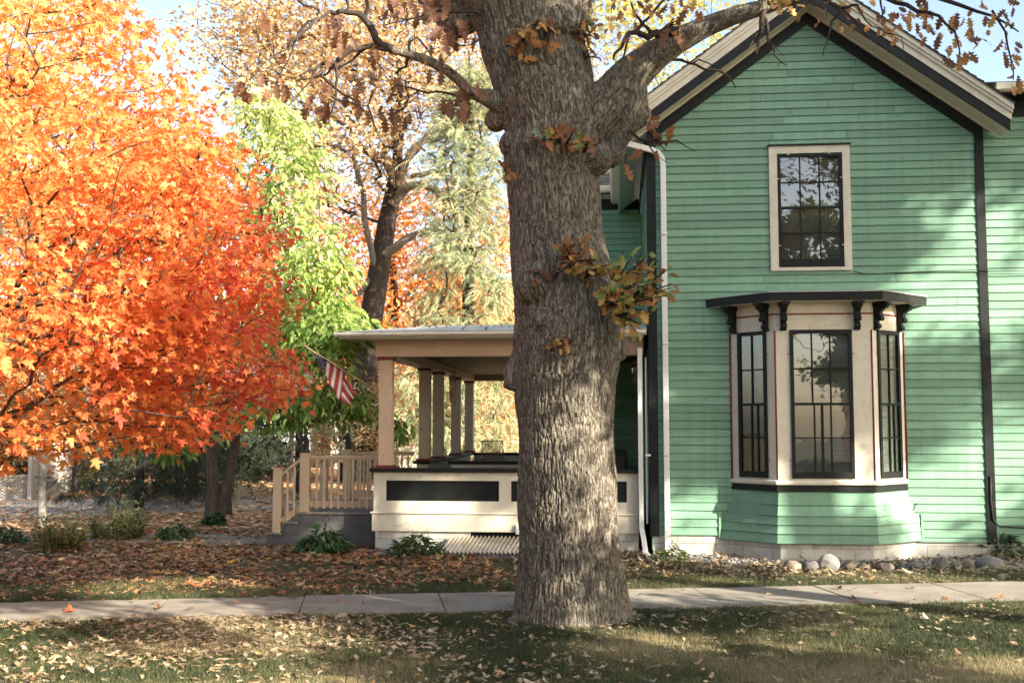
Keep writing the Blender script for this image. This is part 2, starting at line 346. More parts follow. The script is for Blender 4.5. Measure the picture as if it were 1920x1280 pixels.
def leaf_arrays(temps, pos, axis, nrm, size, rnd):
    VV = []; FF = []; AA = []; off = 0
    pick = rng.integers(0, len(temps), len(pos))
    axis = unit(axis); nrm = unit(nrm - axis * np.sum(nrm * axis, 1, keepdims=True)); xx = np.cross(axis, nrm)
    for t, (tv, tf) in enumerate(temps):
        m = pick == t; n = m.sum()
        if not n: continue
        s = size[m][:, None, None]
        W = pos[m][:, None, :] + s * (tv[None, :, 0:1] * xx[m][:, None, :] + tv[None, :, 1:2] * axis[m][:, None, :] + tv[None, :, 2:3] * nrm[m][:, None, :])
        VV.append(W.reshape(-1, 3)); k = len(tv)
        f = tf[None] + (np.arange(n) * k)[:, None, None] + off
        FF.append(f.reshape(-1, 3)); AA.append(np.repeat(rnd[m], len(tf))); off += n * k
    return np.concatenate(VV), np.concatenate(FF), np.concatenate(AA)
def leaf_obj(name, temps, pos, axis, nrm, size, rnd, mat, parent=None, base=None):
    V, F, A = leaf_arrays(temps, np.asarray(pos, float), np.asarray(axis, float), np.asarray(nrm, float), np.asarray(size, float), np.clip(rnd, 0, 1))
    return npmesh(name, V, F, mat, parent, base, A)

# ------------------------------------------------------------ trees
def tubes_np(chains, sides=6):
    """chains: list of (pts (n,3), radii (n,)) -> V, F(quads)"""
    VV = []; FF = []; off = 0
    for P, r in chains:
        n = len(P)
        if n < 2: continue
        D = np.gradient(P, axis=0); D = unit(D)
        ref = np.array([1., .1, 0]) if abs(D[0][0]) < .8 else np.array([0, 1., .1])
        X = unit(ref - D * (D @ ref)[:, None]); Y = np.cross(D, X)
        k = sides if r[0] > .03 else 4
        a = np.arange(k) * 2 * math.pi / k
        V = P[:, None, :] + r[:, None, None] * (np.cos(a)[None, :, None] * X[:, None] + np.sin(a)[None, :, None] * Y[:, None])
        VV.append(V.reshape(-1, 3)); i = np.arange(n - 1)[:, None] * k; j = np.arange(k)[None]; j2 = (j + 1) % k
        f = np.stack([i + j, i + j2, i + k + j2, i + k + j], -1).reshape(-1, 4) + off; FF.append(f); off += n * k
    return np.concatenate(VV), np.concatenate(FF)
def grow(trunk, trad, targets, rtip=.006, wob=.12, up=.25, path_w=.35, expo=.45, seed=1, rmax=None):
    """trunk: list of pts with radii; attaches every target to the nearest suitable node. returns chains, tips"""
    r = np.random.default_rng(seed)
    P = [np.array(p, float) for p in trunk]; par = [-1] + list(range(len(P) - 1)); fixed = list(trad); plen = [0.]
    for i in range(1, len(P)): plen.append(plen[-1] + np.linalg.norm(P[i] - P[i - 1]) * .3)
    root = P[0]; T = np.asarray(targets)
    T = T[np.argsort(np.linalg.norm(T - np.mean(P, 0), axis=1))]
    start = len(P) // 3; tips = []
    for t in T:
        A = np.array(P[start:]); d = np.linalg.norm(A - t, axis=1); cost = d + path_w * np.array(plen[start:]) + .8 * np.maximum(0, A[:, 2] - t[2] + .1)
        i = int(np.argmin(cost)) + start; L = np.linalg.norm(t - P[i])
        n = max(2, int(L / .35)); n = min(n, 10); a = P[i]; last = i
        bend = r.normal(0, wob, 3) * L + np.array([0, 0, -up * L * .5])
        for k in range(1, n + 1):
            s = k / n; p = a + (t - a) * s + bend * math.sin(math.pi * s) * (1 - .3 * s) + (r.normal(0, .03 * L / n * 2, 3) if k < n else 0)
            P.append(p); par.append(last); fixed.append(0); plen.append(plen[last] + L / n); last = len(P) - 1
        tips.append(last)
    n = len(P); cnt = np.zeros(n); ch = [[] for _ in range(n)]
    for i in range(1, n): ch[par[i]].append(i)
    for i in range(n - 1, -1, -1): cnt[i] = 1 if not ch[i] else sum(cnt[c] for c in ch[i])
    rad = rtip * cnt ** expo
    for i, f in enumerate(fixed):
        if f: rad[i] = f
    if rmax: rad = np.where(np.array(fixed) > 0, rad, np.minimum(rad, rmax))
    chains = []; stack = [(0, None)]
    while stack:
        i, p = stack.pop(); c = [i]
        if p is not None: c = [p, i]
        while ch[i]:
            m = max(ch[i], key=lambda q: (fixed[q] > 0, cnt[q]))
            for q in ch[i]:
                if q != m: stack.append((q, i))
            i = m; c.append(i)
        rr = rad[c].copy()
        if p is not None: rr[0] = min(rr[0], rr[1] * 1.25)
        chains.append((np.array([P[q] for q in c]), rr))
    return chains, np.array([P[t] for t in tips]), np.array([P[par[t]] for t in tips])
def spray_leaves(tips, prev, per, spread, flat=.5, droop=.5, size=.1, sj=.25, out=.6, upn=1.):
    n = len(tips) * per; tp = np.repeat(tips, per, 0); pv = np.repeat(prev, per, 0)
    d = unit(tp - pv); s = rng.random((n, 1)) ** .7
    off = rng.normal(0, 1, (n, 3)) * spread * np.array([1, 1, flat]); pos = tp + d * (s - .5) * spread * 1.2 + off
    ax = unit(off + d * spread * out + rng.normal(0, .35, (n, 3)) * spread) + np.array([0, 0, -droop])
    nr = rng.normal(0, .55, (n, 3)) + np.array([0, 0, upn])
    return pos, ax, nr, size * np.exp(rng.normal(0, sj, n))
def pts_in(fn, n, lo, hi, seed=0):
    r = np.random.default_rng(seed); out = np.zeros((0, 3)); lo = np.array(lo); hi = np.array(hi)
    while len(out) < n:
        p = lo + r.random((n * 2, 3)) * (hi - lo); out = np.concatenate([out, p[fn(p)]])
    return out[:n]
def ell(c, rad, n, seed=0, hollow=.0, lump=.35):
    c = np.array(c, float); rad = np.array(rad, float)
    def fn(p):
        q = (p - c) / rad; d = np.linalg.norm(q, axis=1); k = 1 + lump * (fbm(p * (1.6 / rad.mean()) + seed * 3.1, 2) - .5) * 2
        return (d < k) & (d > hollow)
    return pts_in(fn, n, c - rad * 1.3, c + rad * 1.3, seed)
def tree(label, base, trunk, trad, targets, per, spread, temps, size, mat, bark, rtone=None, name='tree', cat='tree', group=None, crown_name='crown', **kw):
    gk = {k: kw.pop(k) for k in ('rtip', 'wob', 'up', 'path_w', 'expo', 'seed', 'rmax') if k in kw}
    e = empty(name, base, label, cat, group=group)
    chains, tips, prev = grow(trunk, trad, targets, **gk)
    V, F = tubes_np(chains, 8); npmesh('trunk', V, F, bark, e, base, smooth=True)  # this mesh holds the trunk and all its branches
    pos, ax, nr, sz = spray_leaves(tips, prev, per, spread, size=size, **kw)
    keep = pos[:, 2] > .3; pos, ax, nr, sz = pos[keep], ax[keep], nr[keep], sz[keep]
    rnd = rtone(pos) if rtone else fbm(pos * .8, 2) * .8 + rng.normal(.1, .18, len(pos))
    leaf_obj(crown_name, temps, pos, ax, nr, sz, rnd, mat, e, base)
    return e
EXPO = 1.95
# ============================================================ HOUSE (local frame: x=u along facade, y=v depth, z up)
house = empty('green_house', tuple(hw(0, 0)), 'green clapboard gabled house with cream bay window and black trim behind the big oak', 'house', -YAW)
SL, APZ, UC = .735, 8.67, 2.62
def gin(u): return APZ - SL * abs(u - UC)
def siding(name, u0, u1, z0, z1, v=0., exposure=.131, clip=None, holes=(), seed=0, axis='u', zr=0., dep=.017):
    r = random.Random(seed); m = MB(); z = z0; row = 0
    n = int(math.ceil((z1 - z0) / exposure))
    for row in range(n):
        a = z0 + row * exposure; b = min(a + exposure + .012, z1 + .02)
        L, Rr = u0, u1; L2, R2 = u0, u1
        if clip:
            L, Rr = max(u0, clip(a, -1)), min(u1, clip(a, 1)); L2, R2 = max(u0, clip(b, -1)), min(u1, clip(b, 1))
            if Rr - L < .05: break
            if R2 < L2: L2 = R2 = (L2 + R2) / 2
        segs = [(L, Rr)]
        for (ha, hb, hz0, hz1) in holes:
            if a + exposure * .5 > hz0 and a + exposure * .5 < hz1:
                ns = []
                for s in segs:
                    if hb <= s[0] or ha >= s[1]: ns.append(s)
                    else:
                        if ha > s[0]: ns.append((s[0], ha))
                        if hb < s[1]: ns.append((hb, s[1]))
                segs = ns
        for (s0, s1) in segs:
            cuts = [s0]; 
            while s1 - cuts[-1] > 2.2 and r.random() < .75: cuts.append(cuts[-1] + r.uniform(.9, 2.6))
            cuts = [c for c in cuts if c < s1 - .3 or c == s0] + [s1]
            for i in range(len(cuts) - 1):
                p, q = cuts[i], cuts[i + 1] - (.007 if i < len(cuts) - 2 else 0)
                p2 = L2 if p == L and clip else p; q2 = R2 if q == Rr and clip else q
                dz0, dz1 = r.uniform(-.003, .003), r.uniform(-.003, .003); w = r.uniform(-.0015, .0015); w2 = r.uniform(-.0015, .0015)
                zr0 = zr * (p - u0) / (u1 - u0); zr1 = zr * (q - u0) / (u1 - u0)
                K = 4; V = []
                for k in range(K + 1):
                    t = k / K; uu = p + (q - p) * t; uu2 = p2 + (q2 - p2) * t; zz = a + dz0 + (dz1 - dz0) * t + zr0 + (zr1 - zr0) * t + r.uniform(-.0008, .0008)
                    dd = dep + w + (w2 - w) * t + r.uniform(-.0005, .0005)
                    V += [(uu, v - dd, zz + .006), (uu2, v - .001, b + zr0 + (zr1 - zr0) * t), (uu, v + .012, zz + .004), (uu, v - dd, zz)]
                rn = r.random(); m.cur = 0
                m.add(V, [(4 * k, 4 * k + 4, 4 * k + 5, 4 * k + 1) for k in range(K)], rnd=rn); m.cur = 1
                m.add(V, [(4 * k + 3, 4 * k + 7, 4 * k + 4, 4 * k) for k in range(K)] + [(4 * k + 2, 4 * k + 6, 4 * k + 7, 4 * k + 3) for k in range(K)], rnd=rn)  # underside and bottom strip coloured dark as the lap shadow line
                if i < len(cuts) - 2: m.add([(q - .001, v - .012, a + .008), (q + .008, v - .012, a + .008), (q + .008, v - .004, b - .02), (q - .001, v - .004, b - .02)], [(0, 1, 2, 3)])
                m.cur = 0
    return m.build(name, [M['siding'], M['lap_shade_and_seam']], house)
clip = lambda z, s: UC + s * ((APZ + .12 - z) / SL)
siding('wall', .09, 5.27, .33, 9.0, 0, clip=clip, holes=[(2.04, 3.19, 4.62, 6.58), (1.30, 4.02, .25, 4.05)], seed=1)
# lowest boards right of the bay hang a little lower
siding('wall_skirt', 4.05, 5.27, .258, .345, -.003, seed=5, exposure=.075)
# solid backing so the wall is a wall
m = MB()
prof = [(0.01, .1), (5.34, .1), (5.34, gin(5.34) + .2), (UC, APZ + .2), (.01, gin(.01) + .2)]
def wall_with_hole():
    # backing panels around the window hole and the bay hole
    m.prism([(0.01, .1), (1.25, .1), (1.25, 6.95), (.01, 6.6)], 1, .014, .12)
    m.prism([(4.02, .1), (5.34, .1), (5.34, 6.6), (4.02, 6.95)], 1, .014, .12)
    m.box((1.25, .014, 4.0), (2.04, .12, 6.95)); m.box((3.19, .014, 4.0), (4.02, .12, 6.95)); m.box((2.04, .014, 4.0), (3.19, .12, 4.62))
    m.box((2.04, .014, 6.58), (3.19, .12, 6.95))
    m.prism([(.01, 6.6), (1.25, 6.95), (4.02, 6.95), (5.34, 6.6), (5.34, gin(5.34) + .15), (UC, APZ + .15), (.01, gin(.01) + .15)], 1, .0141, .119)
    m.box((1.25, .014, .05), (4.02, .12, .4))
wall_with_hole(); m.build('sheathing', M['siding'], house)
# side wall (left), deep walls
m = MB()
for row in range(52):
    a = .33 + row * .131
    if a > 6.62: break
    V = [(-.016, .02, a), (-.016, 6.4, a), (-.002, 6.4, a + .143), (-.002, .02, a + .143), (.01, .02, a + .003), (.01, 6.4, a + .003)]
    m.add(V, [(0, 3, 2, 1), (0, 1, 5, 4)])
m.box((.0101, .121, .1), (.1, 6.4, 6.8)); m.build('side_wall', M['siding'], house)
m = MB(); m.box((5.24, .13, .1), (5.33, 6.4, 6.6)); m.box((.11, 6.3, .1), (5.23, 6.4, 6.6)); m.build('rear_wall', M['siding'], house)
# foundation
m = MB(); m.box((0.03, .012, -.2), (5.36, .2, .34)); m.box((.03, .2, -.2), (.23, 6.4, .33)); 
m.box((5.36, .03, -.2), (9., .2, .27)); m.build('foundation', M['block'], house, bevel=.004)
# corner boards
m = MB(); m.box((-.02, -.03, .31), (.125, 0.02, 6.83)); m.build('corner_board', M['black'], house, bevel=.003)
m = MB(); m.box((-.0275, .021, .31), (-.0005, .16, 6.75)); m.build('corner_board', M['black'], house, bevel=.003)
m = MB(); m.box((5.215, -.032, .24), (5.355, .03, 6.80)); m.build('corner_board', M['black'], house, bevel=.003)
# frieze boards along the rakes
def rake_band(du0, du1, z0f, z1f, v0, v1, mat, name, uo=0.):
    for s in (-1, 1):
        mm = MB(); ue = UC + s * (UC - du0 if s < 0 else du1 - UC)
        if s < 0: poly = [(du0, z0f(du0)), (UC - uo, z0f(UC - uo)), (UC - uo, z1f(UC - uo)), (du0, z1f(du0))]
        else: poly = [(du1, z0f(du1)), (du1, z1f(du1)), (UC + uo, z1f(UC + uo)), (UC + uo, z0f(UC + uo))]
        mm.prism(poly, 1, v0, v1); mm.build(name, mat, house)
rake_band(-.02, 5.355, gin, lambda u: gin(u) + .245, -.036, -.0005, M['black'], 'frieze_board')
zs = lambda u: 8.91 - SL * abs(u - UC)
OV = .47
UL, UR = -.46, 5.62
# soffit (sloped underside of the rake), moulding next to frieze
rake_band(UL, UR, lambda u: zs(u) + .0, lambda u: zs(u) + .035, -OV + .02, -.037, M['cream'], 'rake_soffit')
rake_band(-.2, 5.5, lambda u: zs(u) - .035, lambda u: zs(u) - .001, -.075, -.037, M['cream'], 'bed_moulding')
# fascia: black band then cream crown
rake_band(UL, UR, lambda u: zs(u) - .02, lambda u: zs(u) + .15, -OV - .012, -OV + .02, M['black'], 'rake_fascia')
rake_band(UL - .02, UR + .02, lambda u: zs(u) + .15, lambda u: zs(u) + .27, -OV - .03, -OV + .02, M['cream'], 'crown_moulding')
rake_band(UL - .03, UR + .03, lambda u: zs(u) + .27, lambda u: zs(u) + .33, -OV - .06, -OV + .02, M['cream'], 'crown_moulding')
rake_band(UL - .04, UR + .04, lambda u: zs(u) + .33, lambda u: zs(u) + .41, -OV - .085, -OV + .02, M['cream'], 'crown_moulding')
# main roof slabs with shingle courses
m = MB(); rr = random.Random(4)
for s in (-1, 1):
    e = UL - .05 if s < 0 else UR + .05
    Lr = abs(e - UC); n = int(Lr * 1.24 / .14)
    m.prism([(UC, zs(UC) + .411), (e, zs(e) + .411), (e, zs(e) + .43), (UC, zs(UC) + .43)][::s], 1, -OV - .1, 6.6)
    for i in range(n):
        ua = e + (UC - e) * i / n; ub = e + (UC - e) * (i + 1.15) / n
        vv = -OV - .115
        while vv < 6.5:
            w = rr.uniform(.2, .34); zo = rr.uniform(0, .006)
            m.add([(ua, vv, zs(ua) + .45 + zo), (ua, vv + w - .01, zs(ua) + .45 + zo), (ub, vv + w - .01, zs(ub) + .432), (ub, vv, zs(ub) + .432), (ua, vv, zs(ua) + .43), (ua, vv + w - .01, zs(ua) + .43)],
                  [(0, 1, 2, 3) if s < 0 else (3, 2, 1, 0), (0, 4, 5, 1)]); vv += w
m.build('roof', M['shingle'], house)
# eave soffit on the left side and its gutter
m = MB()
m.prism([(UL, zs(UL)), (-.001, zs(-.001)), (-.001, zs(-.001) + .03), (UL, zs(UL) + .03)], 1, -.036, 6.6)
m.build('eave_soffit', M['cream'], house)
m = MB(); m.box((-.052, .16, 6.60), (-.021, 6.4, 6.86)); m.build('frieze_board', M['black'], house)
m = MB(); m.box((UL - .03, -OV + .03, zs(UL) - .03), (UL, 6.6, zs(UL) + .38)); m.build('eave_fascia', M['cream'], house)
m = MB(); g = [(-.14, .02), (-.14, .13), (-.15, .13), (-.16, .01), (-.12, -.04), (0, -.04), (0, -.03), (-.115, -.03)]
m.prism([(UL - .03 + x, zs(UL) + .22 + z) for x, z in g], 1, -OV - .05, 6.6); m.build('gutter', M['cream'], house)
# downspout with elbow across the corner
def spout(pts, name='downspout', w=.085, d=.06, label=None):
    mm = MB()
    for i in range(len(pts) - 1):
        mm.beam(pts[i], pts[i + 1], w, d, up=(0, -1, 0) if abs(pts[i + 1][2] - pts[i][2]) > .3 else (0, 0, 1))
    return mm
def pipe(pts, name, w=.09, d=.065):
    # rectangular tube along rounded path
    P = [Vector(p) for p in pts]; mm = MB(); prev = None; V = []
    for i, p in enumerate(P):
        t = (P[min(i + 1, len(P) - 1)] - P[max(i - 1, 0)]).normalized(); y = Vector((0, -1, 0)); x = t.cross(y).normalized(); y = x.cross(t).normalized()
        V += [p + x * a * w / 2 + y * b * d / 2 for a, b in ((-1, -1), (1, -1), (1, 1), (-1, 1))]
    F = [(4 * i + k, 4 * i + (k + 1) % 4, 4 * i + 4 + (k + 1) % 4, 4 * i + 4 + k) for i in range(len(P) - 1) for k in range(4)] + [(3, 2, 1, 0), tuple(range(4 * len(P) - 4, 4 * len(P)))]
    mm.add(V, F)
    for zb in (1.6, 3.4, 5.2):
        if P[-1].z < zb < P[0].z and name == 'downspout': mm.box((P[-1].x - w / 2 - .004, P[-1].y - d / 2 - .004, zb), (P[-1].x + w / 2 + .004, P[-1].y + d / 2 + .02, zb + .03))
    return mm.build(name, M['white'], house, bevel=.008)
pipe([(-.50, -.25, 6.84), (-.46, -.24, 6.76), (-.38, -.2, 6.72), (.08, -.09, 6.61), (.17, -.075, 6.57), (.225, -.072, 6.49), (.245, -.072, 6.38), (.25, -.072, 3.), (.252, -.072, .14), (.252, -.09, .03)], 'downspout')
pipe([(-.16, .08, 3.36), (-.16, .08, 1.2), (-.155, .07, .42), (-.12, -.02, .22), (-.10, -.1, .06), (-.05, -.2, .0)], 'downspout', .08, .06)
pipe([(-.065, .06, 3.2), (-.065, .06, .5)], 'conduit', .03, .03)

# --- right wing: same plane slightly recessed
siding('wing_wall', 5.35, 8.9, .265, 7.03, .02, seed=9, holes=[])
m = MB(); m.box((5.36, .035, .2), (9., .15, 7.3)); m.box((8.9, .15, .1), (9., 3., 7.3)); m.build('sheathing', M['siding'], house)
m = MB(); m.box((5.356, -.02, 7.04), (9., .034, 7.28)); m.build('frieze_board', M['black'], house)
m = MB(); m.box((5.45, -.36, 7.30), (9.1, .034, 7.33)); m.build('wing_soffit', M['black'], house)
m = MB(); m.prism([(-.36, 7.331), (-.36, 7.46), (-.47, 7.46), (-.475, 7.44), (-.46, 7.36), (-.42, 7.331)], 0, 5.44, 9.1)
m.build('gutter', M['cream'], house)
m = MB()
for i in range(22):
    va = -.40 + i * .15; za = 7.475 + (va + .4) * .2
    uu = 5.3
    while uu < 9.:
        w = rr.uniform(.2, .34); m.box((uu, va, za), (uu + w - .008, va + .001, za + .02), rnd=None)
        m.add([(uu, va, za + .02), (uu + w - .008, va, za + .02), (uu + w - .008, va + .18, za + .045), (uu, va + .18, za + .045)], [(0, 1, 2, 3)]); uu += w
m.prism([(-.4, 7.465), (3.2, 8.18), (3.2, 8.14), (-.36, 7.44)], 0, 5.3, 9.1)
m.build('wing_roof', M['shingle'], house)

# --- rear-left wing above the porch
WV = 5.2
siding('back_wing_wall', -2.25, -.018, .7, 6.72, WV, seed=21)
m = MB(); m.box((-2.24, WV + .013, .1), (-.02, WV + .12, 6.9)); m.box((-2.25, WV + .12, .1), (-2.15, WV + 5.5, 6.9)); m.build('sheathing', M['siding'], house)
m = MB(); m.box((-2.27, WV - .03, 6.70), (-.06, WV + .012, 6.98)); m.build('frieze_board', M['black'], house)
m = MB(); m.box((-2.7, WV - .42, 6.98), (-.47, WV + .01, 7.01)); m.build('wing_soffit', M['black'], house)
m = MB(); m.prism([(WV - .42, 6.985), (WV - .42, 7.12), (WV - .53, 7.12), (WV - .535, 7.10), (WV - .51, 7.02), (WV - .47, 6.985)], 0, -2.75, -.49); m.build('gutter', M['cream'], house)
m = MB()
for i in range(24):
    va = WV - .47 + i * .14; za = 7.135 + (va - WV + .47) * .75; uu = -2.8
    while uu < -.5:
        w = rr.uniform(.2, .34); w = min(w, -.48 - uu)
        m.add([(uu, va, za), (uu + w - .008, va, za), (uu + w - .008, va, za + .018), (uu, va, za + .018), (uu + w - .008, va + .17, za + .115), (uu, va + .17, za + .115)], [(0, 1, 2, 3), (3, 2, 4, 5)]); uu += w + .001
m.build('wing_roof', M['shingle'], house)
m = MB(); m.prism([(WV - .46, 7.12), (WV + 2.9, 9.64), (WV + 2.9, 6.4), (WV - .4, 7.0)], 0, -2.78, -.49); m.build('wing_roof_deck', M['cream'], house)

# --- upper window
def window(name, u0, u1, z0, z1, v, cols, zmid, parent_rot=None, lower_cols=None, sw=.045, bot=.10, top=.06, side=.055, glassn='glass', depth=.03, curtain=False, rows=4):
    """sash window facing -v in a local frame; returns list of meshes (made at local frame, matrix applied by caller)"""
    ms = {}
    s = MB(); s.box((u0, v - depth, z0), (u0 + side, v, z1)); s.box((u1 - side, v - depth, z0), (u1, v, z1))
    s.box((u0 + side, v - depth, z0), (u1 - side, v, z0 + bot)); s.box((u0 + side, v - depth, z1 - top), (u1 - side, v, z1))
    a, b = u0 + side, u1 - side; c, d = z0 + bot, z1 - top
    s.box((a, v - depth + .003, zmid - .02), (b, v - .002, zmid + .02)); mw = .011
    for k in range(1, cols):
        x = a + (b - a) * k / cols; s.box((x - mw, v - depth + .006, zmid + .02), (x + mw, v - .004, d))
    lc = lower_cols or [k / cols for k in range(1, cols)]
    for t in lc:
        x = a + (b - a) * t; ww = mw * (1.7 if lower_cols and abs(t - .5) < .01 else 1); s.box((x - ww, v - depth + .006, c), (x + ww, v - .004, zmid - .02))
    for zz in ((zmid + d) / 2, (c + zmid) / 2): s.box((a, v - depth + .007, zz - mw), (b, v - .005, zz + mw))
    g = MB(); g.add([(a, v - .012, c), (b, v - .012, c), (b, v - .012, d), (a, v - .012, d)], [(0, 1, 2, 3)])
    bl = MB(); z = c - .02; r = random.Random(int(u0 * 100))
    while z < d + .02:
        t = .012; bl.add([(a - .02, v + .05, z), (b + .02, v + .05, z + r.uniform(-.002, .002)), (b + .02, v + .062, z + .030), (a - .02, v + .062, z + .030)], [(0, 1, 2, 3)]); z += .034
    for t in (.22, .78):
        x = a + (b - a) * t; bl.box((x - .004, v + .045, c), (x + .004, v + .048, d))
    return s, g, bl
cs = MB()
cs.box((1.965, -.045, 4.585), (2.095, .0135, 6.64)); cs.box((3.135, -.045, 4.585), (3.255, .0135, 6.64)); cs.box((2.095, -.045, 6.515), (3.135, .0135, 6.64)); cs.box((2.095, -.055, 4.585), (3.135, .0135, 4.64))
win = cs.build('window', M['cream'], house, bevel=.003)
cap = MB(); cap.box((1.945, -.075, 6.641), (3.275, -.02, 6.665)); cap.build('drip_cap', M['black'], win)
s, g, bl = window('w', 2.095, 3.135, 4.64, 6.515, .0, 3, 5.62, bot=.14, depth=.035)
s.build('sash', M['black'], win, bevel=.002); g.build('glass', M['glass'], win); bl.build('blind', M['blind'], win)
m = MB()
for (x, z) in ((2.11, 5.0), (3.12, 5.0), (2.11, 6.1), (3.12, 6.1), (2.28, 6.50), (2.93, 6.50)): m = MB(); m.box((x - .02, -.052, z - .006), (x + .02, -.036, z + .006)); m.build('storm_clip', M['cream'], win)
m = MB(); m.box((1.98, .1201, 4.4), (2.03, 1.8, 6.8)); m.box((3.2, .1201, 4.4), (3.25, 1.8, 6.8)); m.box((1.98, 1.8, 4.4), (3.25, 1.85, 6.8)); m.box((2.03, .1201, 4.35), (3.2, 1.8, 4.4)); m.box((2.03, .1201, 6.8), (3.2, 1.8, 6.85)); m.build('upper_room', M['dark'], house)

# --- bay window
BC = 2.66
def bpoly(hf, hb, v): return [(BC - hb, .0), (BC - hf, v), (BC + hf, v), (BC + hb, .0)]
def bsolid(mm, hf, hb, v, z0, z1, back=.1):
    p = ([(BC - hb, back)] if back else []) + [(BC - hb, -.0), (BC - hf, v), (BC + hf, v), (BC + hb, -.0)] + ([(BC + hb, back)] if back else [])
    mm.prism(p[::-1], 2, z0, z1)
def bflare(mm, lo, hi, z0, z1):
    a = [(BC - lo[1], 0), (BC - lo[0], lo[2]), (BC + lo[0], lo[2]), (BC + lo[1], 0)]
    b = [(BC - hi[1], 0), (BC - hi[0], hi[2]), (BC + hi[0], hi[2]), (BC + hi[1], 0)]
    V = [(x, y, z0) for x, y in a] + [(x, y, z1) for x, y in b]; mm.add(V, [(0, 1, 5, 4)], rnd=random.random()); mm.add(V, [(1, 2, 6, 5)], rnd=random.random()); mm.add(V, [(2, 3, 7, 6)], rnd=random.random())
    c = [(BC - lo[1] + .02, 0), (BC - lo[0], lo[2] + .022), (BC + lo[0], lo[2] + .022), (BC + lo[1] - .02, 0)]
    V = [(x, y, z0) for x, y in a] + [(x, y, z0) for x, y in c]; mm.cur = 1; mm.add(V, [(0, 4, 5, 1), (1, 5, 6, 2), (2, 6, 7, 3)]); V = [(x, y - .0006, z0) for x, y in a] + [(x, y - .0004, z0 + .006) for x, y in a]; mm.add(V, [(0, 1, 5, 4), (1, 2, 6, 5), (2, 3, 7, 6)]); mm.cur = 0  # shadow lines under the bay boards painted in the dark second material
m = MB(); bsolid(m, .70, 1.47, -.56, -.2, .30); m.build('bay_foundation', M['block'], house, bevel=.004)
m = MB(); bsolid(m, .69, 1.33, -.56, .30, 1.07)
bflare(m, (.735, 1.40, -.605), (.72, 1.375, -.588), .86, 1.07); bflare(m, (.748, 1.478, -.622), (.73, 1.45, -.588), .695, .868)
bflare(m, (.755, 1.565, -.64), (.735, 1.54, -.605), .56, .70); bflare(m, (.76, 1.58, -.652), (.742, 1.55, -.62), .425, .565); bflare(m, (.765, 1.59, -.664), (.747, 1.56, -.632), .28, .43)
for s in (-1, 1): m.box((BC + s * 1.57 - .018, -.03, .29), (BC + s * 1.57 + .018, -.002, .7))
m.build('bay_base', [M['siding'], M['lap_shade_and_seam']], house)
m = MB(); bsolid(m, .745, 1.385, -.615, 1.07, 1.172, .0); m.build('bay_band', M['black'], house)
m = MB(); bsolid(m, .765, 1.41, -.655, 1.172, 1.245, .0); m.build('bay_sill', M['cream'], house, bevel=.022)
# frame: pilasters and frieze in face-local frames
FA = Vector((BC - 1.365, 0)); FB = Vector((BC - .735, -.6)); FC = Vector((BC + .735, -.6)); FD = Vector((BC + 1.365, 0))
def facemat(p, q):
    d = (q - p).normalized(); n = Vector((-d.y, d.x))  # inward
    return Matrix(((d.x, n.x, 0, p.x), (d.y, n.y, 0, p.y), (0, 0, 1, 0), (0, 0, 0, 1))), (q - p).length
def xf(mb, Mx): mb.v = [tuple(Mx @ Vector(v)) for v in mb.v]; return mb
faces = [(facemat(FA, FB), 0.16, .16, 2), (facemat(FB, FC), .225, .30, 3), (facemat(FC, FD), .14, .14, 2)]
fr = MB()
for (Mx, L), w0, w1, cols in faces:
    t = MB(); e = .0005
    t.box((e, 0, 1.245), (w0, .08, 3.575)); t.box((L - w1, 0, 1.245), (L - e, .08, 3.575)); t.box((e, .0, 3.575), (L - e, .08, 4.0)); t.box((w0, 0, 1.245), (L - w1, .08, 1.275))
    xf(t, Mx); fr.add(t.v, t.f)
bay = fr.build('bay_frame', M['cream'], house)
mr = MB()
for (Mx, L), w0, w1, cols in faces:
    t = MB(); t.box((0, -.012, 3.81), (L, 0.001, 3.835)); xf(t, Mx); mr.add(t.v, t.f)
for P_ in (FB, FC): mr.tube([(P_.x, P_.y, 1.245), (P_.x, P_.y, 3.57)], .014, 8)
for P_ in (FA, FD): mr.tube([(P_.x, P_.y - .02, 1.245), (P_.x, P_.y - .02, 3.57)], .014, 8)
mr.build('bead', M['maroon'], bay)
for i, ((Mx, L), w0, w1, cols) in enumerate(faces):
    lc = [.36, .5, .66] if i == 1 else [.45, .72]
    s, g, bl = window('b', w0, L - w1, 1.275, 3.575, .012, cols, 2.42, lower_cols=lc, depth=.04, bot=.10)
    xf(s, Mx); xf(g, Mx); xf(bl, Mx)
    w = s.build('bay_window', M['black'], house, bevel=.002); g.build('glass', M['glass'], w)
    if i != 0: bl.build('blind', M['blind'], w)
    else:
        c = MB(); pts = 26; V = []
        for k in range(pts + 1):
            x = w0 + (L - w0 - w1) * k / pts; y = .09 + .018 * math.sin(k * 1.9); V += [(x, y, 1.3), (x, y, 3.56)]
        V = V[:2 * 12] + [tuple(v) for v in V[2 * 12:]]
        c.add(V[:24], [(2 * k, 2 * k + 2, 2 * k + 3, 2 * k + 1) for k in range(11)]); xf(c, Mx); c.build('curtain', M['curtain'], w)
        b2 = MB(); z = 1.33
        while z < 3.55: b2.add([(L * .5, .12, z), (L - w1, .12, z), (L - w1, .135, z + .03), (L * .5, .135, z + .03)], [(0, 1, 2, 3)]); z += .034
        xf(b2, Mx); b2.build('blind', M['blind'], w)
    k = MB()
    for x in (w0 - .005, L - w1 + .005):
        for z in (1.55, 3.2): k = MB(); k.box((x - .035, -.014, z - .006), (x + .035, -.002, z + .006)); xf(k, Mx); k.build('storm_clip', M['maroon'], w)
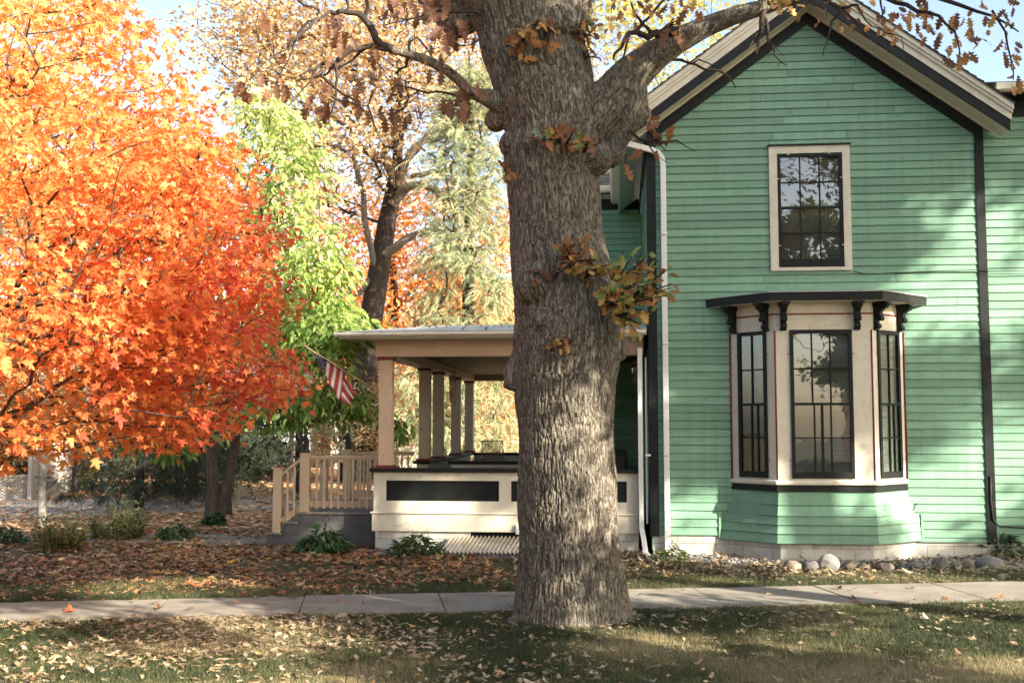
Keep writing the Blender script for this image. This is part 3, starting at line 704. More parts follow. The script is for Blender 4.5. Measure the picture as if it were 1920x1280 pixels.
m = MB(); m.box((BC - 1.2, .1201, 1.2), (BC - 1.15, 2., 4)); m.box((BC + 1.15, .1201, 1.2), (BC + 1.2, 2., 4)); m.box((BC - 1.2, 2., 1.2), (BC + 1.2, 2.05, 4)); bsolid(m, .66, 1.2, -.5, 1.08, 1.2, 2.); m.build('bay_room', M['dark'], house)
m = MB(); bsolid(m, .84, 1.735, -.86, 4.0, 4.03, .0); m.build('bay_soffit', M['cream'], house)
m = MB(); bsolid(m, .855, 1.755, -.88, 4.005, 4.135, .0); m.build('bay_fascia', M['black'], house, bevel=.004)
m = MB(); bsolid(m, .87, 1.775, -.90, 4.136, 4.152, .0)
V = [(BC - 1.775, 0, 4.152), (BC - .87, -.9, 4.152), (BC + .87, -.9, 4.152), (BC + 1.775, 0, 4.152), (BC - .9, -.001, 4.24), (BC + .9, -.001, 4.24)]
m.add(V, [(0, 1, 4), (1, 2, 5, 4), (2, 3, 5)]); m.build('bay_roof', M['metalroof'], house)
bp = [(0, 0), (-.27, 0), (-.27, -.05), (-.235, -.06), (-.22, -.10), (-.165, -.115), (-.12, -.15), (-.115, -.2), (-.14, -.23), (-.13, -.27), (-.095, -.285), (-.06, -.275), (-.055, -.32), (-.09, -.345), (-.10, -.38), (-.07, -.41), (-.03, -.415), (0, -.44)]
def bracket(Mx, x, w=.085):
    t = MB(); t.prism([(y - .001, 4.0 + z) for y, z in bp], 0, x - w / 2, x + w / 2)
    t.box((x - w / 2 - .02, -.20, 3.93), (x + w / 2 + .02, -.001, 3.999)); t.box((x - w / 2 - .035, -.26, 3.965), (x + w / 2 + .035, -.02, 3.9985))
    t.tube([(x - w / 2 - .006, -.105, 3.745), (x + w / 2 + .006, -.105, 3.745)], .04, 12); t.tube([(x - w / 2 - .006, -.06, 3.635), (x + w / 2 + .006, -.06, 3.635)], .033, 12)
    t.box((x - w / 2 - .008, -.05, 3.57), (x + w / 2 + .008, -.001, 3.60))
    xf(t, Mx); t.build('bracket', M['black'], house, bevel=.004)
for ((Mx, L), w0, w1, cols), xs in zip(faces, ((.10, .72), (.13, 1.25), (.10, .74))):
    for x in xs: bracket(Mx, x)
# small cables on the wall
def wire(name, pts, r, mat, parent):
    mm = MB(); mm.tube(pts, r, 6); return mm.build(name, mat, parent)
wire('cable', [(3.28, -.03, 4.56), (3.5, -.035, 4.51), (3.9, -.03, 4.53), (4.6, -.03, 4.55), (5.2, -.05, 4.555), (5.4, -.045, 4.53), (7.5, -.02, 4.52)], .006, M['blackcable'], house)
wire('cable', [(5.28, -.045, 1.3), (5.275, -.045, .9), (5.3, -.045, .62), (5.40, -.03, .52), (5.7, -.03, .50), (8., -.03, .49)], .012, M['blackcable'], house)
wire('cable', [(4.06, -.03, .73), (4.10, -.03, .76), (4.13, -.03, .82), (4.16, -.03, .87)], .007, M['blackcable'], house)

# ============================================================ PORCH (parts of the house)
PU0, PU1, PV0, PV1 = -4.62, -.2, .2, 10.6
CZ = 1.375   # cap top
m = MB(); m.box((PU0 + .03, PV0 + .02, -.2), (-2.98, PV0 + .2, .33)); m.box((-2.12, PV0 + .02, -.2), (PU1, PV0 + .2, .33)); m.box((-2.98, PV0 + .02, -.2), (-2.12, PV0 + .2, .2)); m.box((PU0 + .03, PV0 + .2, -.2), (PU0 + .2, PV1, .5))
m.build('porch_foundation', M['block'], house, bevel=.004)
m = MB(); m.box((-2.98, PV0 + .06, .2), (-2.12, PV0 + .1, .33)); m.build('basement_window', M['black'], house)
m = MB(); m.box((PU0 - .02, PV0 - .03, .33), (PU1, PV0 + .1, .62)); m.build('porch_skirt', M['cream'], house, bevel=.004)
m = MB(); m.box((PU0 - .05, PV0 - .055, .62), (PU1, PV0 + .1, .65)); m.build('porch_ledge', M['cream'], house, bevel=.01)
# parapet with recessed dark panels
m = MB(); fv = PV0 - .01; bv = PV0 + .2
pan = [(-4.41, -2.50), (-2.30, -.39)]
pz0, pz1 = .83, 1.17
edges = [PU0] + [x for p in pan for x in p] + [PU1]
m.box((PU0, fv, .65), (PU1, bv, pz0)); m.box((PU0, fv, pz1), (PU1, bv, 1.31))
for i in range(0, len(edges), 2): m.box((edges[i], fv, pz0), (edges[i + 1], bv, pz1))
m.build('porch_parapet', M['cream'], house, bevel=.003)
for p in pan: mm = MB(); mm.box((p[0], fv + .035, pz0), (p[1], bv - .02, pz1)); mm.build('parapet_panel', M['black'], house)
m = MB(); m.box((PU0 - .06, fv - .07, 1.31), (PU1, bv + .06, CZ)); m.build('parapet_cap', M['black'], house, bevel=.012)
def par(u0, v0, u1, v1, name='porch_parapet'):
    mm = MB(); mm.box((u0, v0, .62), (u1, v1, 1.31)); mm.build(name, M['cream'], house, bevel=.003)
    mm = MB(); mm.box((u0 - .06, v0 - .06, 1.31), (u1 + .06, v1 + .06, CZ - .003)); mm.build('parapet_cap', M['black'], house, bevel=.01)
par(PU0, .47, PU0 + .22, .95)
par(PU0 + .02, 3.9, PU0 + .24, 10.3)
par(PU0 + .31, 10.38, -2.3, PV1)
par(-3.9, 3.95, -2.3, 4.1)
bb = MB(); x = -3.88
while x < -2.32: bb.box((x, 3.94, .65), (x + .055, 3.9495, 1.30)); x += .062
bb.build('beadboard', M['cream'], house)
# floor deck and porch interior
m = MB(); v = PV0 + .2
while v < PV1: m.box((PU0 + .2, v, .58), (-.03 if v < WV - .2 else -2.26, v + .12, .615)); v += .125
m.build('porch_floor', M['deckboard'], house)
# columns
cv = [.27, 3.92, 5.55, 8.1, 10.45]
for v in cv:
    mm = MB(); mm.box((PU0 + .06, v - .08 + .06, CZ + .045), (PU0 + .28, v + .20, 3.20)); c = mm.build('porch_column', M['post'], house, bevel=.006)
    mm = MB(); mm.box((PU0 + .02, v - .06, CZ - .004), (PU0 + .32, v + .24, CZ + .045)); mm.build('column_base', M['maroon'], c, bevel=.004); mm = MB(); mm.box((PU0 + .03, v - .05, 3.20), (PU0 + .31, v + .23, 3.25)); mm.build('column_cap', M['maroon'], c, bevel=.004)
# beams
m = MB(); m.box((PU0, .2, 3.25), (-.1, .45, 3.52)); m.build('porch_beam', M['post'], house, bevel=.004)
m = MB(); m.box((PU0, .45, 3.25), (PU0 + .34, 10.3, 3.52)); m.build('porch_beam', M['post'], house, bevel=.004)
m = MB(); m.box((PU0, 10.3, 3.25), (-2.3, 10.6, 3.52)); m.build('porch_beam', M['post'], house, bevel=.004)
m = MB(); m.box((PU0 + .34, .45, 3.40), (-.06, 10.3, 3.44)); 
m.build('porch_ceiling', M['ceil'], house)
m = MB(); m.box((PU0 - .5, -.28, 3.521), (-.1, .6, 3.545)); m.box((PU0 - .5, .6, 3.521), (PU0 + .1, 11., 3.545)); m.build('porch_soffit', M['cream'], house)
m = MB(); pf = [(-.28, 3.546), (-.28, 3.62), (-.375, 3.62), (-.385, 3.605), (-.385, 3.575), (-.36, 3.56), (-.35, 3.546)]
m.prism(pf, 0, PU0 - .56, -.06); m.prism([(PU0 - .5 + (x + .28), z) for x, z in pf], 1, -.28, 11); m.build('porch_gutter', M['cream'], house, bevel=.003)
m = MB()
E0 = [(PU0 - .54, -.36), (-.05, -.36), (-.05, 11.2), (PU0 - .54, 11.2)]; zt = 3.87; ins = 1.6
T0 = [(PU0 - .54 + ins, -.36 + ins), (-.05, -.36 + ins), (-.05, 11.2 - ins), (PU0 - .54 + ins, 11.2 - ins)]
V = [(x, y, 3.63) for x, y in E0] + [(x, y, zt) for x, y in T0]
V = [(x, min(y, 11.), z) for x, y, z in V]
m.add(V, [(0, 1, 5, 4), (3, 0, 4, 7), (2, 3, 7, 6), (4, 5, 6, 7), (0, 3, 2, 1)])
for k in range(1, 5): u = PU0 - .5 + k * 1.15; m.beam((u, -.36, 3.632), (u, -.36 + ins, zt + .002), .012, .02)
m.build('porch_roof', M['metalroof'], house)
for i, p in enumerate([(-.05, 5.2)]): pass
# outlet cover and light on the wall
m = MB(); m.box((-2.22, .12, .30), (-2.135, .169, .46)); m.box((-2.21, .11, .31), (-2.145, .121, .45)); m.build('outlet_cover', M['white'], house, bevel=.008)
# corrugated well cover
well = empty('window_well_cover', tuple(hw(-2.6, -.25)), 'rippled translucent plastic sheet sloping over the basement window well beside the oak', 'well cover', -YAW)
V = []; nx = 150
for k in range(nx + 1):
    x = -.68 + 1.5 * k / nx; w = .022 * math.sin(k * 2 * math.pi / 6.8)
    V += [(x, .38, .26 + w), (x - .1, -.24, .07 + w)]
m = MB(); m.add(V, [(2 * k, 2 * k + 1, 2 * k + 3, 2 * k + 2) for k in range(nx)], True); o = m.build('corrugated_sheet', M['plastic'], well)
so = o.modifiers.new('s', 'SOLIDIFY'); so.thickness = .004
m = MB(); m.box((-.62, -.26, -.05), (.72, -.22, .045)); m.box((-.62, -.22, -.05), (-.58, .4, .06)); m.build('well_rim', M['greydeck'], well, bevel=.004)

# ============================================================ STEPS AND RAILINGS
SV0, SV1 = .62, 3.75
m = MB(); m.box((-6.02, SV0, -.1), (PU0 - .03, SV0 + .05, .565)); m.box((-6.30, SV0 + .001, -.1), (-6.02, SV0 + .05, .395)); m.box((-6.58, SV0 + .002, -.1), (-6.30, SV0 + .05, .205))
for z in (.2, .38): m.box((-6.28 if z > .3 else -6.55, SV0 - .004, z), (PU0 - .03, SV0, z + .006))
m.box((-6.02, SV0 + .05, 0), (-6.0, SV1, .565)); m.box((-6.30, SV0 + .05, 0), (-6.28, SV1, .395)); m.box((-6.58, SV0 + .05, 0), (-6.56, SV1, .205))
m.build('step_side', M['greydeck'], house, bevel=.003)
m = MB()
x = -6.06
while x < PU0 + .2: m.box((x, SV0 - .03, .565), (min(x + .135, PU0 + .2), SV1, .60)); x += .14
m.build('landing', M['deckboard'], house, bevel=.004)
for (a, b, z) in ((-6.34, -6.04, .395), (-6.62, -6.32, .205)): mm = MB(); mm.box((a, SV0 - .03, z), ((a + b) / 2 - .004, SV1, z + .035)); mm.box(((a + b) / 2 + .004, SV0 - .03, z), (b, SV1, z + .035)); mm.build('step', M['deckboard'], house, bevel=.004)
for v in (SV0 + .06, SV1 - .15):
    mm = MB(); mm.box((-6.50, v - .06, .24), (-6.36, v + .08, 1.335)); n = mm.build('newel_post', M['post'], house, bevel=.006)
    mm = MB(); mm.box((-6.52, v - .08, 1.335), (-6.34, v + .10, 1.36)); mm.build('newel_cap', M['post'], n, bevel=.005)
    mm = MB(); mm.prism([(-6.50, 1.36), (-6.36, 1.36), (-6.38, 1.385), (-6.43, 1.40), (-6.48, 1.385)], 1, v - .06, v + .08); mm.build('newel_top', M['maroon'], n)
    mm = MB(); mm.box((-6.03, v - .06, .60), (-5.87, v + .10, 1.61)); n = mm.build('newel_post', M['post'], house, bevel=.006)
    # level rail
    mm = MB(); mm.box((-5.87, v - .02, 1.52), (PU0 + .02, v + .06, 1.565)); mm.box((-5.87, v, 1.49), (PU0 + .02, v + .04, 1.52)); rl = mm.build('railing', M['post'], house, bevel=.004); mm = MB(); mm.box((-5.87, v - .0, .68), (PU0 + .02, v + .04, .79)); mm.build('bottom_rail', M['post'], rl, bevel=.004)
    x = -5.75
    while x < PU0 - .02: b = MB(); b.box((x, v - .035, .66), (x + .038, v - .001, 1.49)); b.build('baluster', M['post'], rl, bevel=.003); x += .128
    mm = MB(); mm.beam((-6.37, v + .02, 1.23), (-6.03, v + .02, 1.50), .08, .05); rl = mm.build('railing', M['post'], house, bevel=.004); mm = MB(); mm.beam((-6.37, v + .02, .42), (-6.03, v + .02, .66), .04, .10); mm.build('bottom_rail', M['post'], rl, bevel=.004)
    for x in (-6.27, -6.15): b = MB(); t = (x + 6.37) / .34; b.box((x, v - .035, .38 + .24 * t), (x + .038, v - .001, 1.20 + .27 * t)); b.build('baluster', M['post'], rl, bevel=.003)
# railing behind the post, on the far side of the porch
for (u, v, z1, lab) in ((-5.95, SV0 + .08, 1.61, 'dark horse head ornament on the near stair post'), (-5.95, SV1 - .13, 1.61, 'dark horse head ornament on the far stair post beside the flag')):
    e = hw(u, v, z1)
    t = MB(); t.lathe([(.075, 0), (.078, .03), (.06, .05), (.062, .08), (.055, .10)], n=16)
    # head profile (facing -u), built of a prism with rounded bevel
    prof = [(.05, .09), (.062, .16), (.055, .22), (.03, .28), (.01, .315), (-.015, .335), (-.02, .31), (-.045, .295), (-.075, .265), (-.11, .225), (-.115, .195), (-.095, .18), (-.06, .195), (-.035, .19), (-.045, .15), (-.055, .12), (-.05, .09)]
    t.prism(prof, 1, -.032, .032); o = t.build('horse_head_ornament', M['iron'], bevel=.012)
    o.location = tuple(e); o.rotation_euler = (0, 0, -YAW); tag(o, lab, 'ornament')
# ============================================================ SMALL THINGS
# flag: pole from the corner post out towards the lower left of the porch
p0 = hw(PU0 + .06, .28, 0); 
PB = at(703, 731, p0[1] - .02); PT = at(574, 650, p0[1] - 1.0)
fl = empty('flag', tuple(PB), 'american flag on a wooden pole slanting out from the corner porch post', 'flag')
m = MB(); m.tube([PB - PB, (PT - PB)], .013, 8); m.build('flag_pole', M['wood'], fl)
m = MB(); m.tube([(PT - PB), (PT - PB) * 1.02], .022, 8); m.build('pole_tip', M['brass'], fl)
m = MB(); m.tube([(PB - PB), (PT - PB) * .06], .022, 8); m.box((-.03, -.02, -.06), (.05, .03, .05)); m.build('bracket', M['brass'], fl)
def P2(px, py, dy=0.): # point in a vertical plane through the pole
    t = (703 - px) / 129.; Y = PB[1] + (PT[1] - PB[1]) * min(max(t, 0), 1) + dy
    return at(px, py, Y) - PB
V = []; Fq = []; mi = []
def band(quad_top, quad_bot, n, colr, wob):
    # strip between two polylines
    b = len(V); k = len(quad_top)
    for i in range(n + 1):
        t = i / n
        for j in range(k):
            a = np.array(quad_top[j]) * (1 - t) + np.array(quad_bot[j]) * t
            V.append(P2(a[0], a[1], wob * math.sin(3.1 * t + j * .9)))
    for i in range(n):
        for j in range(k - 1): Fq.append((b + i * k + j, b + i * k + j + 1, b + (i + 1) * k + j + 1, b + (i + 1) * k + j)); mi.append(colr)
W_, R_, N_ = 0, 1, 2
# canton
band([(583, 655), (598, 663), (613, 672)], [(607, 697), (608, 698), (610, 703)], 5, N_, .02)
tops = [(613, 672), (620.5, 676.5), (627, 681), (633, 685), (639, 689), (645, 693.5)]
bots = [(609, 700), (614.5, 711), (619.5, 720), (625, 732), (630, 741), (635, 751)]
cols_ = [W_, R_, W_, R_, W_]
for i in range(5): band([tops[i], tops[i + 1]], [bots[i], bots[i + 1]], 7, cols_[i], .03)
band([(645, 693.5), (647, 705)], [(635, 751), (641, 735)], 6, R_, .03)
# lower fold
lt = [(646, 705), (644, 713), (642, 723), (640, 731), (638, 739), (636, 746)]
lb = [(667, 738), (665, 745), (661, 748), (659, 755), (656, 758), (655, 762)]
for i in range(5): band([lt[i], lt[i + 1]], [lb[i], lb[i + 1]], 5, [R_, W_, R_, W_, R_][i], .03)
b = len(V)
Fq.append((0, 0, 0, 0)) if False else None
me = bpy.data.meshes.new('cloth'); me.from_pydata([tuple(v) for v in V], [], Fq)
for q in ('whitecloth', 'redcloth', 'navycloth'): me.materials.append(M[q])
me.polygons.foreach_set('material_index', mi); me.polygons.foreach_set('use_smooth', [True] * len(mi))
cl = bpy.data.objects.new('flag_cloth', me); col.objects.link(cl); cl.parent = fl
so = cl.modifiers.new('s', 'SOLIDIFY'); so.thickness = .004
m = MB()
for i in range(6):
    for j in range(4 - i // 2):
        a = np.array([589 + i * 3.6 + j * 4.6, 662 + i * 6.6 + j * 3.2])
        if a[0] > 611: continue
        c = P2(a[0], a[1], -.03); r = .011; vs = []
        for k in range(10):
            rr_ = r if k % 2 == 0 else r * .45; an = k * math.pi / 5 + .3
            vs.append(c + np.array([math.cos(an) * rr_, 0, math.sin(an) * rr_]))
        m.add([c] + vs, [(0, 1 + k, 1 + (k + 1) % 10) for k in range(10)])
m.build('stars', M['whitecloth'], fl)
# wind chime
c = hw(PU0 + .75, 2.3, 0); Yc = c[1]
top = at(848, 690, Yc); ch = empty('wind_chime', tuple(top), 'long copper tube wind chime hanging from the porch ceiling between the posts', 'wind chime')
m = MB(); m.tube([(0, 0, .17), (0, 0, 0)], .004, 6); m.build('cord', M['iron'], ch)
m = MB(); m.lathe([(.02, .02), (.075, -.0), (.085, -.02), (.08, -.03)], (0, 0, -.06), 20); m.build('top_disc', M['wood'], ch)
for k in range(5):
    a = k * 1.2566 + .3; x, y = .055 * math.cos(a), .055 * math.sin(a); L = .34 + .06 * k
    mm = MB(); mm.tube([(x, y, -.13), (x + .004 * k, y, -.13 - L)], .011, 10); mm.build('chime_tube', M['copper'], ch)
    mm = MB(); mm.tube([(x, y, -.08), (x, y, -.13)], .002, 4); mm.build('cord', M['iron'], ch)
# lantern hung by the house wall
ly = hw(-.5, 1.2)[1]; top = at(1191, 663, ly)
la = empty('porch_lantern', tuple(top), 'ornate cast lantern hanging at the right end of the porch', 'lantern')
m = MB(); m.tube([(0, 0, .12), (0, 0, -.06)], .008, 6); m.lathe([(.01, 0), (.02, -.04), (.012, -.08), (.05, -.12), (.075, -.16), (.07, -.17)], (0, 0, 0), 12); m.build('lantern_top', M['brass'], la)
m = MB()
for k in range(6):
    a = k * math.pi / 3; m.tube([(math.cos(a) * r, math.sin(a) * r, z) for r, z in ((.07, -.17), (.085, -.25), (.07, -.34), (.03, -.42))], .007, 5)
m.build('lantern_cage', M['brass'], la)
m = MB(); m.lathe([(.055, -.17), (.07, -.25), (.055, -.34), (.02, -.40)], (0, 0, 0), 12); m.build('lantern_glass', M['glass'], la)
m = MB(); m.lathe([(.03, -.41), (.04, -.43), (.012, -.46), (.02, -.49), (.004, -.53)], (0, 0, 0), 12); m.tube([(-.07, 0, -.45), (-.05, 0, -.47), (0, 0, -.44), (.05, 0, -.47), (.07, 0, -.45)], .006, 5); m.build('finial', M['brass'], la)
# sling patio chair at the back of the porch
e = hw(-3.62, 8.9, .68)
pc = empty('patio_chair', tuple(e), 'brown mesh sling patio chair at the back of the porch', 'chair', -YAW + R(12))
m = MB()
for s in (-.27, .27): m.tube([(s, -.3, 0), (s, -.27, .30), (s, -.26, .60), (s, .05, .63)], .014, 6); m.tube([(s, .3, 0), (s, .1, .36), (s * .95, .25, 1.02)], .014, 6); m.tube([(s, .1, .38), (s, -.25, .40)], .014, 6)
m.tube([(-.257, .25, 1.02), (.257, .25, 1.02)], .014, 6); m.build('chair_frame', M['iron'], pc)
m = MB()
for k in range(16): x = -.25 + .5 * (k + .2) / 16; m.add([(x, .09, .40), (x + .019, .09, .40), (x * .96 + .018, .245, 1.0), (x * .96, .245, 1.0)], [(0, 1, 2, 3)])
o = m.build('backrest', M['mesh'], pc)
m = MB(); m.add([(-.25, -.24, .42), (.25, -.24, .42), (.25, .09, .40), (-.25, .09, .40)], [(0, 1, 2, 3)]); m.build('seat', M['mesh'], pc)
# folding camp chair in the dark corner
e = hw(-.62, 3.9, .615)
cc = empty('camp_chair', tuple(e), 'folding camp chair with red edge and grey back panel under the porch lantern', 'chair', -YAW)
m = MB()
for s in (-1, 1): m.tube([(s * .30, -.25, 0), (-s * .28, .22, .45)], .011, 6); m.tube([(s * .30, .25, 0), (s * .27, .22, .95)], .011, 6); m.tube([(s * .3, -.25, .0), (s * .31, -.24, .62)], .011, 6)
m.build('chair_frame', M['iron'], cc)
m = MB(); m.box((-.25, .19, .50), (.25, .205, .98)); m.build('backrest', M['greycloth'], cc)
m = MB(); m.box((-.275, .175, .42), (-.225, .21, .99)); m.build('armrest', M['redcloth'], cc)
m = MB(); m.box((-.25, .18, .86), (.25, .21, 1.0)); m.box((.21, .17, .42), (.28, .21, .99)); m.build('trim', M['iron'], cc)
m = MB(); m.box((-.26, -.22, .42), (.26, .2, .44)); m.build('seat', M['greycloth'], cc)

# ============================================================ GROUND
S0, S1, S2, S3 = gp(-200, 1137.3), gp(2120, 1087.7), gp(2120, 1124), gp(-200, 1172)   # sidewalk quad: far-left, far-right, near-right, near-left
def line_y(P, Q, x): return P[1] + (Q[1] - P[1]) * (x - P[0]) / (Q[0] - P[0])
def walk_far(x): return line_y(S0, S1, x)
def walk_near(x): return line_y(S3, S2, x)
def in_poly(x, y, a, b): return (y > a) & (y < b)
def ground_mat():
    m, nt, ns, L = newmat('lawn_soil')
    out = ns.new('ShaderNodeOutputMaterial'); b = ns.new('ShaderNodeBsdfPrincipled'); L.new(b.outputs[0], out.inputs[0]); b.inputs['Roughness'].default_value = .95; b.inputs['Specular IOR Level'].default_value = .1
    tc = ns.new('ShaderNodeTexCoord')
    n1 = N(ns, 'ShaderNodeTexNoise', Scale=.9, Detail=8, Roughness=.65); L.new(tc.outputs['Object'], n1.inputs['Vector'])
    n2_ = N(ns, 'ShaderNodeTexNoise', Scale=14., Detail=8, Roughness=.7); L.new(tc.outputs['Object'], n2_.inputs['Vector'])
    r1 = ramp(ns, [(.35, (.035, .045, .018)), (.5, (.07, .068, .03)), (.65, (.13, .105, .05))]); L.new(n1.outputs[0], r1.inputs[0])
    r2 = ramp(ns, [(.35, (.02, .022, .012)), (.55, (.10, .085, .045)), (.7, (.16, .13, .07))]); L.new(n2_.outputs[0], r2.inputs[0])
    mx = N(ns, 'ShaderNodeMix', data_type='RGBA'); mx.inputs[0].default_value = .45; L.new(r1.outputs[0], mx.inputs[6]); L.new(r2.outputs[0], mx.inputs[7])
    # leaf-covered ground beyond the porch line
    sx = ns.new('ShaderNodeSeparateXYZ'); L.new(tc.outputs['Object'], sx.inputs[0])
    far = ns.new('ShaderNodeMapRange'); far.inputs['From Min'].default_value = 17; far.inputs['From Max'].default_value = 24; L.new(sx.outputs[1], far.inputs[0])
    vo = N(ns, 'ShaderNodeTexVoronoi', Scale=9.); L.new(tc.outputs['Object'], vo.inputs['Vector'])
    r3 = ramp(ns, [(.0, (.20, .10, .045)), (.3, (.34, .20, .10)), (.6, (.48, .33, .18)), (.85, (.28, .10, .04)), (1, (.12, .08, .04))]); sp = ns.new('ShaderNodeSeparateColor'); L.new(vo.outputs['Color'], sp.inputs[0]); L.new(sp.outputs[0], r3.inputs[0])
    m2 = N(ns, 'ShaderNodeMix', data_type='RGBA'); L.new(far.outputs[0], m2.inputs[0]); L.new(mx.outputs[2], m2.inputs[6]); L.new(r3.outputs[0], m2.inputs[7])
    L.new(m2.outputs[2], b.inputs['Base Color'])
    bp = N(ns, 'ShaderNodeBump', Strength=.7, Distance=.03); L.new(n2_.outputs[0], bp.inputs['Height']); L.new(bp.outputs[0], b.inputs['Normal'])
    return m
m = MB(); m.add([(-250, -120, 0), (250, -120, 0), (250, 400, 0), (-250, 400, 0)], [(0, 1, 2, 3)]); g_ = m.build('ground', ground_mat()); tag(g_, kind='structure')
# sidewalk slabs
D = unit((S1 - S0)); Lw = np.linalg.norm(S1 - S0)
j0 = gp(1285, 1099)  # a joint
t0 = (j0 - S0) @ D; step = 1.62
sw = empty('sidewalk', (0, 0, 0), None, None); del_ = sw
bpy.data.objects.remove(sw)
m = MB(); t = t0 - 30 * step; r = random.Random(12)
while t < Lw + 30:
    a0 = S0 + D * (t + .006); a1 = S0 + D * (t + step - .006)
    nn = np.array([D[1], -D[0], 0])
    def cross(P):  # near edge hit
        x = P[0]; k = 0
        for _ in range(3):
            q = P + nn * k; k += (q[1] - walk_near(q[0]))
        return P + nn * k
    h = .03 + r.uniform(-.004, .004); h2 = h + r.uniform(-.006, .006)
    b1, b0 = cross(a1), cross(a0)
    V = [(p[0], p[1], hh) for p, hh in ((b0, h), (b1, h2), (a1, h2), (a0, h))]
    V += [(x, y, -.05) for x, y, z in V]
    m.add(V, [(0, 1, 2, 3), (0, 4, 5, 1), (1, 5, 6, 2), (2, 6, 7, 3), (3, 7, 4, 0)], rnd=r.random()); t += step
o = m.build('sidewalk', M['concrete'], bevel=.008); tag(o, kind='structure')
m = MB(); m.beam(S0 - D * 30 + np.array([0, -.55, -.02]), S1 + D * 20 + np.array([0, -.6, -.02]), 1.1, .05); o = m.build('sidewalk_bed', M['soil']); tag(o, kind='structure')
# front path to the steps
m = MB()
for k in range(6):
    a = hw(-6.66 - 1.55 * k, .85); b = hw(-6.66 - 1.55 * (k + 1) + .012, .85); c = hw(-6.66 - 1.55 * (k + 1) + .012, 2.3); d = hw(-6.66 - 1.55 * k, 2.3)
    V = [(p[0], p[1], .035) for p in (a, b, c, d)] + [(p[0], p[1], -.03) for p in (a, b, c, d)]
    m.add(V, [(3, 2, 1, 0), (0, 1, 5, 4), (1, 2, 6, 5), (2, 3, 7, 6), (3, 0, 4, 7)])
o = m.build('front_path', M['concrete'], bevel=.008); tag(o, kind='structure')
# side street / drive
A, B, C_, D_ = gp(-400, 992), gp(900, 938), gp(900, 921), gp(-400, 946)
m = MB(); m.add([(p[0], p[1], .012) for p in (A, B, C_, D_)], [(0, 1, 2, 3)]); o = m.build('street', M['asphalt']); tag(o, kind='structure')
m = MB(); m.box((-60, 56, -.02), (60, 64, .02)); o = m.build('road', M['asphalt']); tag(o, kind='structure')
# ground seen behind the camera: the road beside the added shade trees
m = MB(); m.box((-80, -14, -.02), (80, -4, .01)); o = m.build('road', M['asphalt']); tag(o, kind='structure')
# gravel bed
def bed_mask(x, y):
    q = np.stack([x - HO[0], y - HO[1]], 1); u = q @ HU[:2]; v = q @ HV[:2]
    bayv = np.where(np.abs(u - BC) < 1.6, -.62 + np.clip(np.abs(u - BC) - .75, 0, 1) * .75, 0)
    front = np.where(u < -.1, PV0, bayv)
    fr_ = np.where(u < -.2, -.35, np.where(u < 1, -.95, -1.25))
    return (v < front) & (v > fr_ + .15 * np.sin(u * 2.1)) & (u > -6.4) & (u < 9), u, v
pts = np.stack([rng.uniform(-5.2, 9.6, 30000), rng.uniform(15, 18.8, 30000)], 1); mk, _, _ = bed_mask(pts[:, 0], pts[:, 1]); pts = pts[mk]
ico = bpy.data.meshes.new('t'); bm_ = __import__('bmesh').new(); __import__('bmesh').ops.create_icosphere(bm_, subdivisions=1, radius=1); IV = np.array([v.co[:] for v in bm_.verts]); IF = np.array([[v.index for v in f.verts] for f in bm_.faces]); bm_.free()
def stones(name, P, s, mat, zoff=0.):
    n = len(P); k = len(IV); VV = IV[None] * (1 + rng.normal(0, .12, (n, k, 1))) * s[:, None, None] * (1 + rng.uniform(-.3, .3, (n, 1, 3))) * np.array([1, 1, .65])
    a = rng.uniform(0, 6.28, n); c, s_ = np.cos(a)[:, None], np.sin(a)[:, None]
    x = VV[:, :, 0] * c - VV[:, :, 1] * s_; y = VV[:, :, 0] * s_ + VV[:, :, 1] * c
    VV = np.stack([x + P[:, 0:1], y + P[:, 1:2], VV[:, :, 2] + zoff + s[:, None] * .3], 2).reshape(-1, 3)
    FF = (IF[None] + (np.arange(n) * k)[:, None, None]).reshape(-1, 3)
    return npmesh(name, VV, FF, mat, attr=np.repeat(rng.random(n), len(IF)), smooth=True)
M['pebble'] = leaf_mat('river_pebbles', [(0, (.05, .055, .065)), (.4, (.13, .13, .135)), (.7, (.24, .21, .18)), (1, (.42, .38, .33))], 0., .7)
gr = stones('gravel', pts, rng.uniform(.018, .036, len(pts)), M['pebble'], .004); tag(gr, kind='stuff', cat='gravel', label='grey river pebbles in the bed along the foundation')
mb_ = MB(); mb_.add([tuple(hw(u, v, .006)) for u, v in ((-6.4, -.4), (-.2, -.5), (.9, -1.0), (9, -1.35), (9, .3), (-6.4, .4))], [(0, 1, 2, 3, 4, 5)]); o = mb_.build('planting_bed', M['soil']); tag(o, kind='structure')
m = MB(); 
